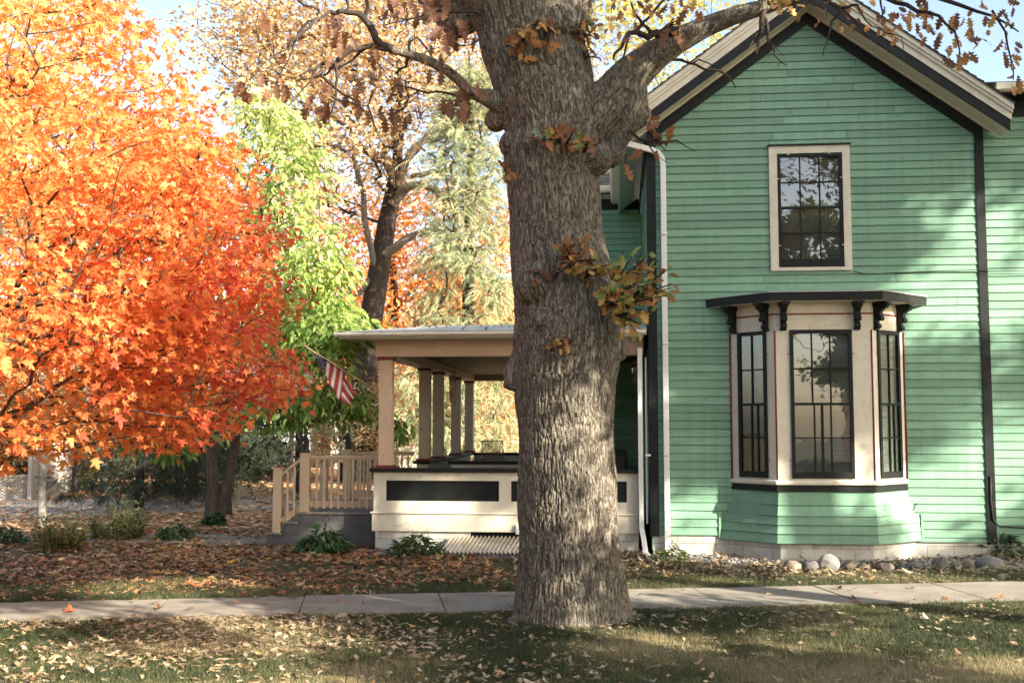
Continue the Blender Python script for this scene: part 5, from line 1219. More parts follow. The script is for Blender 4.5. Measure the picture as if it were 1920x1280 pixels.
# right side dead twigs off the limb
B.append(br([(1245, 75), (1230, 62), (1215, 70), (1195, 60), (1180, 62), (1165, 90), (1150, 112)], 9, 2, -.4, -.8)); B.append(br([(1270, 60), (1250, 55), (1235, 62)], 10, 6, -.35, -.4))
B.append(br([(1225, 68), (1205, 45), (1190, 25), (1183, 5)], 4, 1.5, -.5, -.9)); B.append(br([(1180, 65), (1170, 105), (1158, 118)], 2.5, 1, -.6, -.9)); B.append(br([(1195, 58), (1215, 35), (1240, 5), (1260, -20)], 3, 2, -.6, -.8))
B.append(br([(1262, 112), (1290, 118), (1320, 130), (1345, 132), (1370, 148), (1380, 166)], 3, 1, -.3, -.8)); B.append(br([(1290, 118), (1310, 112), (1335, 122), (1360, 140)], 2, .8, -.35, -.9))
B.append(br([(1432, 22), (1428, 45), (1420, 72), (1422, 90), (1418, 104)], 6, 1.5, -.4, -.55)); B.append(br([(1435, 35), (1440, 60), (1441, 80), (1452, 95), (1460, 112), (1476, 124)], 4, 1, -.4, -.6)); B.append(br([(1460, 112), (1458, 124)], 1.4, .8, -.6, -.6)); B.append(br([(1428, 55), (1412, 75), (1402, 92)], 2, .8, -.5, -.7)); B.append(br([(1445, 80), (1460, 96), (1468, 104)], 1.3, .7, -.5, -.7))
B.append(br([(1530, -20), (1560, 8), (1575, 16), (1590, 14), (1608, 10)], 5, 2, -.5, -1.)); B.append(br([(1578, 14), (1570, 30), (1558, 50), (1552, 72), (1545, 90), (1542, 106)], 3, .8, -.8, -.9)); B.append(br([(1580, 16), (1598, 35), (1615, 55), (1638, 78), (1655, 86), (1668, 100)], 2.6, .8, -.8, -1.)); B.append(br([(1608, 10), (1618, 30), (1635, 50), (1660, 62), (1690, 70), (1694, 92)], 2, .8, -1, -1.1))
B.append(br([(1600, -30), (1640, -12), (1680, 5), (1720, 22), (1760, 30), (1790, 60), (1800, 100)], 6, 1.2, -.5, -1.4)); B.append(br([(1700, -40), (1740, -10), (1800, 10), (1860, 30), (1910, 60)], 6, 1.2, -.5, -1.)); B.append(br([(1640, -40), (1650, -5), (1655, 25), (1660, 45)], 3, 1, -.6, -.9)); B.append(br([(1500, -20), (1520, 5), (1545, 15), (1550, 30)], 3, 1, -.5, -.8)); B.append(br([(1860, 20), (1885, 60), (1895, 110), (1900, 150)], 3, 1, -.9, -1.))
B.append(br([(1180, 245), (1200, 262), (1235, 268), (1270, 264), (1305, 284)], 4, .8, -.2, -.6)); B.append(br([(1205, 262), (1225, 285), (1250, 305)], 2, .8, -.3, -.5)); B.append(br([(1225, 265), (1218, 245), (1210, 225)], 2, .8, -.3, -.5))
# sprout stems
sprouts = []; NB = len(chains); SPR_R = []
def sprout(cx, cy, bx, by, spread, n_leaf, dy, tones, size=.12, stems=4, up=.3):
    c0_ = len(chains)
    for s in range(stems):
        a = random.uniform(-1, 1); b = random.uniform(-1, 1); q = br([(bx, by), ((bx + cx) / 2 + a * spread * .3, (by + cy) / 2 + b * spread * .3 - 3), (cx + a * spread, cy + b * spread * .7)], 3.2, .8, dy + .1, dy - random.uniform(0, .35), 1.5)
        sprouts.append((q, max(2, n_leaf // stems), tones, size, spread))
    SPR_R.append((c0_, len(chains)))
# rnd tones: 0 brown dark .. .5 orange-brown .. .8 golden .. 1 green
sprout(1040, 245, 1050, 268, 26, 14, -.62, (.25, 1)); sprout(1075, 262, 1060, 275, 26, 14, -.62, (.2, .75)); sprout(1115, 262, 1095, 285, 24, 14, -.55, (.2, 1)); sprout(1012, 262, 1020, 270, 12, 4, -.6, (.3, .5), stems=2)
sprout(1085, 470, 1070, 500, 38, 40, -.68, (.2, .95), stems=7); sprout(1120, 500, 1095, 520, 34, 30, -.7, (.3, 1), stems=6); sprout(1050, 500, 1040, 520, 12, 5, -.65, (.55, .7), .10, 2); sprout(1060, 455, 1060, 470, 12, 6, -.62, (.2, .5), stems=2)
sprout(1180, 500, 1140, 560, 50, 44, -.75, (.62, 1), .125, 8); sprout(1215, 560, 1150, 580, 48, 46, -.7, (.5, 1), .125, 9); sprout(1225, 485, 1160, 560, 34, 24, -.6, (.45, 1), .125, 5); sprout(1205, 610, 1155, 590, 40, 30, -.6, (.6, 1), .12, 6); sprout(1150, 560, 1130, 570, 28, 20, -.75, (.6, 1), .12, 4); sprout(1240, 520, 1170, 570, 36, 18, -.7, (.3, .9), .11, 4); sprout(1175, 560, 1140, 575, 30, 24, -.8, (.3, 1), .12, 5)
sprout(1045, 640, 1050, 650, 26, 9, -.62, (.3, .9), .10, 3); sprout(1075, 640, 1065, 650, 14, 5, -.65, (.4, .5), .11, 2); sprout(1000, 520, 1010, 510, 16, 6, -.6, (.2, .5), .13, 2); sprout(945, 330, 950, 310, 12, 6, -.3, (.3, .6), .15, 2); sprout(1025, 665, 1035, 660, 18, 4, -.6, (.3, .5), .09, 2)
sprout(980, 85, 990, 60, 34, 22, -.62, (.3, .75), .13, 5); sprout(960, 100, 975, 80, 26, 10, -.6, (.4, .7), .13, 3); sprout(1035, 80, 1020, 50, 26, 14, -.6, (.4, .8), .13, 4); sprout(1020, 60, 1010, 40, 30, 10, -.6, (.3, .8), .11, 3)
sprout(1105, 90, 1085, 60, 26, 24, -.3, (.15, .5), .10, 5); sprout(1120, 60, 1090, 40, 24, 14, -.3, (.2, 1), .10, 4); sprout(1110, 105, 1090, 120, 16, 10, -.3, (.15, .5), .10, 3)
sprout(1240, 275, 1225, 260, 12, 6, -.5, (.25, .42), .16, 3, ); sprout(1225, 238, 1218, 250, 10, 5, -.5, (.3, .45), .14, 2); sprout(1172, 318, 1175, 290, 6, 3, -.3, (.35, .45), .15, 1); sprout(1480, 28, 1450, 10, 26, 10, -.75, (.6, .82), .15, 4); sprout(1455, 10, 1440, 5, 22, 8, -.75, (.62, .82), .15, 3); sprout(1260, 45, 1245, 60, 18, 4, -.7, (.35, .5), .16, 2)
for c_ in chains[:NB]: V, Fq = tubes_np([c_], 7); npmesh('branch', V, Fq, M['darkbark'], oak, ob, smooth=True)
for c_, d_ in SPR_R: V, Fq = tubes_np(chains[c_:d_], 5); npmesh('sprig', V, Fq, M['darkbark'], oak, ob, smooth=True)
OKL = leaf_mat('oak_leaves', [(0, (.10, .055, .035)), (.25, (.20, .10, .055)), (.45, (.34, .15, .06)), (.6, (.48, .24, .08)), (.75, (.58, .36, .10)), (.84, (.30, .34, .10)), (1, (.08, .20, .06))], .4, .5)
LP, LA, LN, LS, LR = [], [], [], [], []
for q, nl, tones, size, spread in sprouts:
    for k in range(nl):
        t = random.random() ** .6; i = t * (len(q) - 1); a = q[int(i)] * (1 - i % 1) + q[min(int(i) + 1, len(q) - 1)] * (i % 1)
        LP.append(a + np.random.default_rng(len(LP)).normal(0, .025, 3)); LA.append(unit((q[-1] - q[0]) * .6 + rng.normal(0, .35, 3) + (0, -.1, -.05))); LN.append(rng.normal(0, .6, 3) + (0, -.6, .6)); LS.append(size * random.uniform(.8, 1.3)); LR.append(random.uniform(*tones))
def hang(px, py, n_, sp, size=.17, tone=(.08, .35), dy=-.7, droop=1.6, sy=1.):
    n_ = max(1, int(n_ * .62 + random.random()))
    for k in range(n_):
        p = at(px + random.gauss(0, sp), py + random.gauss(0, sp * sy), OY + dy + random.gauss(0, .25)); LP.append(p); LA.append(np.array([random.gauss(0, .4), random.gauss(0, .35), -droop + random.gauss(0, .3)])); LN.append(rng.normal(0, .5, 3) + (0, -1, .1)); LS.append(size * random.uniform(.7, 1.2)); LR.append(random.uniform(*tone))
for a in ((515, 148, 3, 6), (500, 168, 3, 8), (475, 175, 2, 5), (455, 145, 3, 4, .20), (495, 150, 3, 8), (545, 150, 5, 10), (590, 180, 8, 14), (600, 190, 5, 10), (655, 165, 8, 14), (672, 180, 5, 10), (690, 130, 5, 12), (700, 112, 4, 10), (655, 60, 4, 10), (625, 60, 5, 12), (740, 150, 4, 10), (725, 205, 4, 10), (735, 225, 3, 5, .2), (755, 215, 4, 8), (820, 120, 6, 12), (815, 100, 5, 10), (830, 60, 6, 8, .22), (850, 50, 4, 8, .2), (865, 60, 3, 8), (880, 45, 4, 10), (775, -5, 8, 22), (795, 12, 6, 10, .22), (815, 0, 8, 14, .22), (760, 0, 5, 14, .18), (850, 5, 8, 20), (860, 175, 8, 12), (875, 190, 6, 10), (845, 195, 5, 10, .19), (880, 175, 5, 10), (630, 25, 3, 5), (700, 85, 3, 10), (640, 75, 4, 10), (560, 60, 4, 12), (515, 50, 2, 6), (495, 30, 2, 5), (620, 150, 4, 12), (600, 215, 3, 8), (700, 195, 4, 10), (535, 100, 2, 6)): hang(*a)
for a in ((1150, 30, 10, 22, .11), (1120, 10, 10, 18, .12), (1175, 15, 8, 16, .12), (1210, 12, 8, 16, .13), (1245, 20, 6, 14, .15), (1265, 40, 4, 10, .2), (1155, 60, 6, 14, .10), (1180, 105, 6, 14, .09), (1280, 10, 5, 12, .13), (1310, 15, 4, 12, .13), (1600, 8, 8, 22, .11), (1640, 18, 12, 24, .11), (1600, 30, 5, 12, .09), (1675, 30, 12, 20, .12), (1700, 8, 12, 22, .13), (1735, 25, 10, 18, .13), (1660, 50, 8, 14, .10), (1740, 60, 10, 14, .13), (1765, 75, 8, 14, .13), (1755, 15, 10, 20, .14), (1800, 25, 10, 16, .14), (1820, 45, 10, 14, .13), (1815, 90, 8, 12, .15), (1800, 98, 6, 10, .14), (1840, 65, 8, 14, .13), (1850, 10, 10, 20, .13), (1885, 20, 8, 18, .12), (1895, 60, 8, 14, .12), (1900, 110, 8, 12, .12), (1905, 145, 6, 10, .13), (1895, 85, 6, 12, .12), (1570, 30, 4, 12, .08), (1550, 50, 3, 12, .07), (1540, 10, 5, 14, .10), (1780, 130 - 60, 5, 12, .12)): hang(*a, tone=(.15, .72), dy=-.8, droop=.7)
# leaves of the crown above the picture; extra clumps put sunward to shade limb and trunk
cr = carve(np.concatenate([ell((OKB[0] + .9, OKB[1] + .2, 9.4), (4.2, 3.2, 2.5), 75, 5), ell((4.3, 9.6, 8.5), (2.2, 1.5, 1.2), 38, 6), np.array([at(px, py, OY) + SUNV * d for px, py, d in ((1228, 104, 3.4), (1270, 75, 3.), (1320, 50, 2.8), (1380, 28, 2.6), (1180, 150, 3.8), (1160, 200, 4.2), (1080, 150, 4.4), (1040, 90, 4.), (1100, 260, 5.), (1060, 330, 5.4), (1010, 200, 4.6), (1250, 90, 3.7))])]))
tr2 = [tuple(p) for p, r in tr[-3:]] + [(OKB[0] + .1, OY, 8.4), (OKB[0] + .3, OY + .2, 9.8)]
chs, tp, pv = grow(tr2, [.55, .5, .45, .3, .16], cr, rtip=.008, seed=4, up=.1)
V, Fq = tubes_np(chs, 7); npmesh('upper_trunk', V, Fq, M['oakbark'], oak, ob, smooth=True)
pos, ax, nr, sz = spray_leaves(tp, pv, 16, .28, size=.14, droop=.6)
kk = pos[:, 2] > 6.9 + .0 * pos[:, 0]
pos, ax, nr, sz = pos[kk], ax[kk], nr[kk], sz[kk]
LPa = np.concatenate([np.array(LP), pos]); LAa = np.concatenate([np.array(LA), ax]); LNa = np.concatenate([np.array(LN), nr]); LSa = np.concatenate([np.array(LS), sz]); LRa = np.concatenate([np.array(LR), rng.uniform(.1, .8, len(pos))])
leaf_obj('crown', OAK, LPa, LAa, LNa, LSa, LRa, OKL, oak, ob)

# ============================================================ MAPLE (red-orange, left)
MPL = leaf_mat('maple_leaves', [(0, (.52, .065, .045)), (.22, (.74, .17, .06)), (.45, (.84, .29, .08)), (.7, (.88, .40, .13)), (.88, (.88, .52, .19)), (1, (.92, .74, .46))], .56, .5, .35)
MB_ = np.array([-5.9, 10.9, 0.])
rz_z = np.array([1.55, 1.85, 2.15, 2.5, 3.0, 3.6, 4.2, 5.0, 5.7, 6.5, 7.5, 9.0]); rz_r = np.array([0, 2.0, 3.15, 3.5, 3.62, 3.55, 3.4, 2.95, 2.5, 2.0, 1.4, 0])
def mapin(p):
    d = np.hypot(p[:, 0] - MB_[0], p[:, 1] - MB_[1]); r = np.interp(p[:, 2], rz_z, rz_r) * (1 + .16 * (fbm(p * .9, 2) - .5) * 2); return (d < r) & ((d > r * .35) | (p[:, 2] > 4)) & (p[:, 0] > -8.2) & (rng.random(len(p)) < np.clip(.35 + d / r, 0, 1))
mt = pts_in(mapin, 1900, (-9.5, 6.5, 1.4), (-1.4, 15.5, 9), 3)
mt = mt[(mt[:, 0] > -6.8) | (rng.random(len(mt)) < .4)]
def mtone(p): return np.clip(.37 - (p[:, 0] + 3.4) * .17 + (p[:, 2] - 3.6) * .075 + (fbm(p * .9, 2) - .5) * .9 + rng.normal(0, .11, len(p)), 0, 1)
mtk = [MB_, MB_ + (.02, 0, 1.2), MB_ + (.1, -.1, 1.9), MB_ + (.05, -.05, 3.), MB_ + (.1, 0, 4.5), MB_ + (0, .1, 6), MB_ + (.1, .1, 7.6)]
tree('red maple glowing orange with branches rising from the left edge', tuple(MB_), mtk, [.20, .17, .15, .12, .09, .06, .03], mt, 40, .15, MAPLE, .070, MPL, M['bark'], rtone=mtone, name='maple_tree', flat=.5, droop=.55, rtip=.006, wob=.07, up=-.12, path_w=.55, expo=.43, seed=8, upn=.7)
# ============================================================ GREEN TREE with twin trunk
GRN = leaf_mat('lime_green_leaves', [(0, (.06, .12, .03)), (.25, (.16, .28, .06)), (.5, (.36, .48, .12)), (.8, (.52, .60, .20)), (1, (.64, .62, .30))], .5, .5, .3)
gb = gp(413, 968)
gt = np.concatenate([ell(at(528, 320, 19.5), (.85, 1.1, 1.8), 74, 11), ell(at(565, 575, 19.3), (.8, 1.1, 1.1), 75, 12), ell(at(590, 650, 18.6), (.72, .7, .55), 38, 13), ell(at(490, 200, 20.), (.5, .8, .5), 20, 14), ell(at(440, 500, 20.5), (1.5, 1.5, 2.6), 80, 15), ell(at(618, 500, 19.), (.42, .6, .75), 22, 151), ell(at(640, 620, 18.6), (.42, .5, .4), 18, 152)])
low = np.concatenate([ell(at(620, 755, 18.8), (.85, .6, .38), 38, 16), ell(at(500, 775, 19.), (1.1, .8, .25), 26, 17), ell(at(735, 800, 18.9), (.2, .25, .12), 4, 19), ell(at(290, 815, 14.8), (.42, .4, .26), 16, 18)])
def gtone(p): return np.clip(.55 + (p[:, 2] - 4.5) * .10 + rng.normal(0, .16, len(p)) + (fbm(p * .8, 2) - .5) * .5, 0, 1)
e = empty('twin_trunk_tree', tuple(gb), 'lime green leafed tree with a forked twin trunk between the maple and the porch', 'tree')
tw = [[gb + (-.16, 0, -.1), at(400, 920, gb[1]), at(397, 860, gb[1] - .1), at(398, 800, gb[1] - .3), at(410, 700, gb[1] - .8), at(440, 560, gb[1] - 1.5), at(480, 420, gb[1] - 2.5), at(520, 280, gb[1] - 3.5)],
      [gb + (.08, .05, -.1), at(422, 930, gb[1]), at(434, 870, gb[1]), at(440, 830, gb[1] - .2), at(452, 760, gb[1] - 1.2), at(500, 700, gb[1] - 2.5), at(560, 640, gb[1] - 4.), at(590, 560, gb[1] - 4.6)]]
tv = [[.23, .145, .135, .125, .11, .09, .06, .03], [.2, .14, .125, .115, .10, .07, .05, .02]]
for i, tg in enumerate((gt[:163], np.concatenate([gt[163:], low]))):
    ch_, tp, pv = grow(tw[i], tv[i], tg, rtip=.008, seed=20 + i, up=.1); V, Fq = tubes_np(ch_, 9); npmesh('trunk', V, Fq, M['bark'], e, gb, smooth=True)  # each stem mesh carries its branches too
    pos, ax, nr, sz = spray_leaves(tp, pv, 25 if i == 0 else 20, .16, size=.15, droop=.8, upn=.9)
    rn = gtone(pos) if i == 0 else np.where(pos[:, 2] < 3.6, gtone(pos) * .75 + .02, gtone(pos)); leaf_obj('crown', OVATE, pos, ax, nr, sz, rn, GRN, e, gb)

# ============================================================ BACKGROUND TREES
CRM = leaf_mat('cream_tan_leaves', [(0, (.28, .15, .06)), (.3, (.52, .32, .14)), (.6, (.68, .50, .27)), (1, (.76, .68, .44))], .4)
ORG = leaf_mat('orange_leaves', [(0, (.50, .14, .04)), (.4, (.72, .27, .06)), (.7, (.78, .40, .12)), (1, (.78, .58, .28))], .5)
YEL = leaf_mat('yellow_leaves', [(0, (.42, .36, .07)), (.5, (.62, .55, .14)), (1, (.70, .66, .30))], .5)
SPR = leaf_mat('spruce_needles', [(0, (.09, .12, .06)), (.4, (.26, .31, .16)), (.75, (.44, .46, .25)), (1, (.60, .50, .28))], .25, .6)
DSP = leaf_mat('dark_conifer_needles', [(0, (.012, .022, .013)), (.6, (.035, .052, .03)), (1, (.10, .10, .055))], .2, .6)
# tan-leaved tree with thick dark trunk behind the porch
b = at(688, 640, 40); b = np.array([b[0] - .1, 40, 0])
tk_ = [b, at(684, 700, 40), at(695, 600, 40), at(712, 500, 40), at(725, 420, 40), at(735, 370, 40), at(745, 300, 40), at(750, 200, 40), at(745, 90, 40)]
ct = np.concatenate([ell(at(620, 120, 39), (5.2, 4.4, 3.9), 330, 30), ell(at(800, 100, 40), (4.1, 3.9, 3.9), 200, 40), ell(at(640, 300, 39), (2.8, 2.8, 2.3), 90, 32), ell(at(490, 60, 38), (2.6, 2.8, 2.1), 110, 33), ell(at(930, 120, 40), (2.6, 2.6, 2.6), 60, 34)])
def bgtree(e_label, name, b, tks, trs, tg, per, spread, size, mat, bark, temps=SMALL, **kw):
    return tree(e_label, tuple(b), tks, trs, tg, per, spread, temps, size, mat, bark, name=name, **kw)
e = bgtree('tan-leaved tree with a thick dark leaning trunk rising behind the porch roof', 'broadleaf_tree', b, tk_, [.6, .5, .44, .4, .35, .31, .2, .14, .05], ct, 34, .46, .19, CRM, M['darkbark'], rtip=.016, wob=.16, up=.2, expo=.42, seed=31, droop=.2)
mm = []
for pts, r0, r1 in (([(735, 385), (765, 350), (790, 343), (815, 355), (835, 378), (880, 340), (945, 325)], 14, 3), ([(725, 478), (760, 450), (800, 432), (830, 425)], 13, 7), ([(705, 500), (690, 440), (680, 360), (665, 300), (668, 262), (640, 262), (600, 275)], 9, 5), ([(745, 350), (770, 290), (800, 255), (830, 230)], 12, 7), ([(700, 520), (660, 560), (640, 490), (620, 440), (600, 400)], 7, 3), ([(770, 330), (840, 320), (848, 312)], 7, 5), ([(740, 340), (720, 290), (722, 240), (715, 180)], 12, 6)):
    for k in range(len(pts) - 1): pass
    P_ = []
    for k in range(len(pts) - 1):
        for s in (0, .33, .66): P_.append(at(pts[k][0] * (1 - s) + pts[k + 1][0] * s + random.gauss(0, 2), pts[k][1] * (1 - s) + pts[k + 1][1] * s + random.gauss(0, 2), 39.8 - .3 * (k + s)))
    P_ = np.array(P_); mm.append((P_, np.linspace(r0, r1, len(P_)) * 40 / F_ * .72))
V, Fq = tubes_np(mm, 8); npmesh('limb', V, Fq, M['greybark'], e, b, smooth=True)
# orange tree behind it
b = np.array([at(730, 500, 52)[0], 52, 0.]); bgtree('broad orange tree glowing behind the tan-leaved tree', 'broadleaf_tree', b, [b, b + (0, 0, 4), b + (.3, 0, 8), b + (0, 0, 12)], [.4, .3, .2, .1], np.concatenate([ell(b + (0, 0, 9.6), (7., 3.6, 4.8), 300, 40), ell(b + (1.8, 0, 4.6), (5.3, 3., 2.5), 120, 41)]), 50, .62, .26, ORG, M['darkbark'], rtip=.018, seed=41)
# spruce
b = np.array([at(878, 500, 36)[0], 36, 0.]); tg = []
for k in range(50):
    z = 1.2 + k * .27
    for j in range(5):
        a = random.uniform(0, 6.28); L = (2.5 - .12 * z) * random.uniform(.7, 1.1); tg.append(b + (math.cos(a) * L, math.sin(a) * L, z - .45 + .15 * random.random()))
        tg.append(b + (math.cos(a + .15) * L * .6, math.sin(a + .15) * L * .6, z - .2))
tg = np.array(tg)
e = tree('pale spruce with drooping sprays just left of the oak behind the porch', tuple(b), [b, b + (0, 0, 4), b + (0, 0, 8), b + (.1, 0, 12), b + (0, 0, 15)], [.28, .23, .18, .12, .03], tg, 19, .26, SPRAY, .32, SPR, M['darkbark'], name='spruce_tree', rtip=.011, wob=.03, up=-.1, path_w=.1, seed=51, droop=.55, crown_name='foliage', rtone=lambda p: np.clip(.55 + rng.normal(0, .25, len(p)), 0, 1))
# low cream shrubs and small trees seen under the porch roof
for i, (px, py, Y, rx, rz, mat, lab) in enumerate([(745, 770, 40, 1.9, 1.9, CRM, 'pale pinkish-cream shrub between the corner post and the second post'), (835, 770, 43, 2., 2.1, CRM, 'cream and tan shrub behind the middle porch posts'), (925, 780, 40, 2., 1.9, CRM, 'tangled tan shrub behind the patio chair'), (880, 800, 46, 2.8, 1.9, ORG, 'orange shrub low behind the porch back rail'), (640, 800, 40, 1.6, 1.6, CRM, 'pale shrub seen between the stair railings'), (1090, 165, 44, 3.2, 3.0, CRM, 'pale orange treetop right of the big oak trunk above the roof'), ]):
    c = at(px, py, Y); b = np.array([c[0], Y, 0.]); tree(lab, tuple(b), [b, b + (0, 0, max(.4, c[2] * .5)), b + (0, 0, c[2])], [.09, .07, .05], ell(c, (rx, rx, rz), 110, 60 + i), 42, .26, SMALL, .13, mat, M['darkbark'], name='shrub' if c[2] < 5 else 'broadleaf_tree', cat='shrub' if c[2] < 5 else 'tree', seed=60 + i, rtip=.01)
c = at(1300, 90, 34); b = np.array([c[0], 34, 0.]); tree('yellow-leaved treetop showing above the gable roof', tuple(b), [b, b + (0, 0, 6), b + (0, 0, 11)], [.35, .25, .08], ell(c, (3., 3, 3.), 150, 71, lump=.6), 30, .32, SMALL, .19, YEL, M['darkbark'], name='broadleaf_tree', seed=71)
# dark conifers at the low left
for i, (px, Y, h_, r_, lab) in enumerate([(262, 27, 3.4, 2.0, 'dark blue-green conifer with skirts to the ground left of the twin trunk'), (335, 31, 4.2, 2.2, 'dark spreading conifer behind the twin trunk'), (560, 30, 5.2, 2.2, 'dark sparse conifer beyond the stair railing')]):
    b = np.array([at(px, 900, Y)[0], Y, 0.]); tg = []
    for k in range(int(h_ / .3)):
        z = .5 + k * .3
        for j in range(7): a = random.uniform(0, 6.28); L = r_ * (1.05 - .75 * z / h_) * random.uniform(.7, 1.1); tg.append(b + (math.cos(a) * L, math.sin(a) * L, z - .15))
    tree(lab, tuple(b), [b, b + (0, 0, h_ * .4), b + (0, 0, h_)], [.13, .10, .03], np.array(tg), 44 if i < 2 else 12, .24, SPRAY, .28, DSP if i < 2 else SPR, M['darkbark'], name='conifer_tree', rtip=.010, wob=.04, up=-.1, seed=75 + i, droop=.25, crown_name='foliage')
# bare trunks at the left
for i, (px, py, topx, w, mt_, lab) in enumerate([(78, 988, 80, 14, 'palebark', 'slim pale trunk with white patches at the left yard edge'), (152, 921, 166, 13, 'greybark', 'grey trunk standing right of the tall board fence'), (142, 925, 143, 7, 'darkbark', 'thin dark trunk against the tall board fence'), (196, 928, 196, 15, 'greybark', 'sunlit trunk just left of the dark conifer'), (389, 940, 392, 10, 'palebark', 'pale distant trunk seen through the fork of the twin trunk'), (30, 905, 28, 12, 'darkbark', 'dark trunk behind the lattice fence'), (545, 905, 548, 9, 'darkbark', 'thin dark trunk beyond the lowest stair post')]):
    g = gp(px, py); k = g[1] / F_; c = at(topx, 560, g[1]); e = empty('tree', tuple(g), lab, 'tree')
    P_ = [g, at(px + (topx - px) * .4, py - 60, g[1]), at(topx, 780, g[1]), c]; tg = ell(c + (0, 0, 2.5), (2.0, 2.0, 1.8), 50, 90 + i)
    ch_, tp, pv = grow(P_, [w * k * .62, w * k * .5, w * k * .42, w * k * .25], tg, seed=90 + i, rtip=.01); V, Fq = tubes_np(ch_, 9); npmesh('trunk', V, Fq, M[mt_], e, g, smooth=True)  # trunk and branches built as one mesh
    pos, ax, nr, sz = spray_leaves(tp, pv, 30, .3, size=.15); leaf_obj('crown', SMALL, pos, ax, nr, sz, rng.random(len(pos)), YEL if i in (1, 3) else ORG if i == 2 else CRM, e, g)
c = at(175, 860, 34); b = np.array([c[0], 34, 0.]); tree('golden yellow bush right of the tall board fence', tuple(b), [b, b + (0, 0, .6), b + (0, 0, 1.2)], [.07, .05, .04], ell(c, (1.0, 1., 1.4), 70, 98), 40, .2, SMALL, .12, YEL, M['darkbark'], name='shrub', cat='shrub', seed=98, rtip=.008)
# distant trees closing the view
dl = ['tan', 'orange', 'pale tan', 'rusty', 'buff', 'amber', 'sandy', 'ochre', 'russet', 'straw-coloured']
for i, (x, Y, h_, r_, mat, lab) in enumerate([(-34, 66, 11, 6, CRM, 'distant tan tree far down the street at the left edge'), (-25, 70, 10, 6, ORG, 'distant orange tree beyond the tall board fence'), (-17, 72, 11, 6, CRM, 'distant pale tree beyond the dark conifers'), (-9.5, 68, 9, 4.5, CRM, 'distant cream tree beyond the porch steps'), (-3, 72, 11, 6, ORG, 'distant rusty tree seen between the porch posts'), (4, 66, 11, 6, CRM, 'distant buff tree hidden mostly by the oak trunk'), (-20, 48, 4, 3, CRM, 'distant low tan bush beside the white house')]):
    b = np.array([x, Y, 0.]); tree(lab, tuple(b), [b, b + (0, 0, h_ * .4), b + (0, 0, h_ * .8)], [.35, .25, .1], ell(b + (0, 0, h_ * .55), (r_, r_ * .7, h_ * .48), 170, 100 + i), 34, .75, CLUMP, .55, mat, M['darkbark'], name='broadleaf_tree' if h_ > 5 else 'shrub', cat='tree' if h_ > 5 else 'shrub', seed=100 + i, rtip=.02)

for i, (px, Y, rx, rz, lab) in enumerate([(20, 36, 2.6, 1.5, 'dark hedge mass behind the lattice fence'), (395, 42, 2.6, 1.6, 'dark shrub behind the twin trunk base'), (470, 40, 1.6, .8, 'low dark brush in front of the small white house')]):
    c = at(px, 850, Y); b = np.array([c[0], Y, 0.]); tree(lab, tuple(b), [b, b + (0, 0, .5), b + (0, 0, 1.)], [.09, .07, .05], ell((c[0], Y, rz * .9), (rx, rx * .6, rz), 90, 160 + i), 44, .24, CLUMP, .16, DSP, M['darkbark'], name='shrub', cat='shrub', seed=160 + i, rtip=.01)
# fences and far houses
a, b_ = gp(-60, 940), gp(55, 936); fe = empty('lattice_fence', tuple(a), 'low diagonal lattice fence panel at the far left edge', 'fence')
Lf = np.linalg.norm(b_ - a); dirf = (b_ - a) / Lf; m = MB(); H_ = .62
def fp(s, z, o=0): p = dirf * s; return (p[0], p[1] + o, z)
s = -H_
while s < Lf:
    for sg, o in ((1, 0), (-1, .014)):
        s0, s1 = (s, s + H_) if sg > 0 else (s + H_, s); z0, z1 = .03, .03 + H_
        # clip to panel
        def cl(sa, za, sb, zb):
            if sa < 0: t = -sa / (sb - sa); sa, za = 0, za + (zb - za) * t
            if sb < 0: t = -sb / (sa - sb); sb, zb = 0, zb + (za - zb) * t
            if sa > Lf: t = (sa - Lf) / (sa - sb); sa, za = Lf, za + (zb - za) * t
            if sb > Lf: t = (sb - Lf) / (sb - sa); sb, zb = Lf, zb + (za - zb) * t
            return sa, za, sb, zb
        if max(s0, s1) > 0 and min(s0, s1) < Lf:
            sa, za, sb, zb = cl(s0, z0, s1, z1); m.beam(fp(sa, za, o), fp(sb, zb, o), .012, .035, up=(0, 1, 0))
    s += .085
m.build('lattice_panel', M['lattice'], fe)
m = MB(); m.beam(fp(0, .03 + H_ + .02), fp(Lf, .03 + H_ + .02), .06, .04); m.beam(fp(0, .02), fp(Lf, .02), .05, .04); m.build('fence_rail', M['lattice'], fe)
for s in (0, Lf / 2, Lf): m = MB(); p = fp(s, 0); m.box((p[0] - .04, p[1] - .0 + .02, 0), (p[0] + .04, p[1] + .10, .72)); m.build('fence_post', M['darkbark'], fe)
# tall board fence
a, b_ = gp(56, 937), gp(138, 924); fe = empty('board_fence', tuple(a), 'tall weathered board fence dappled with shadow at the left', 'fence'); Lf = np.linalg.norm(b_ - a); dirf = (b_ - a) / Lf; m = MB(); s = 0; r = random.Random(3)
while s < Lf: p = dirf * s; q = dirf * (s + .135); h2 = 1.55 + r.uniform(-.01, .01); V = [(p[0], p[1], 0), (q[0], q[1], 0), (q[0], q[1], h2), (p[0], p[1], h2)]; V += [(x, y + .025, z) for x, y, z in V]; m.add(V, [(0, 1, 2, 3), (7, 6, 5, 4), (0, 3, 7, 4), (1, 5, 6, 2), (3, 2, 6, 7)], rnd=r.random()); s += .14
m.build('fence_boards', M['stucco'], fe); 
for s in np.linspace(0, Lf, 4): m = MB(); p = dirf * s; m.box((p[0] - .05, p[1] - .07, 0), (p[0] + .05, p[1] - .001, 1.62)); m.build('fence_post', M['stucco'], fe)
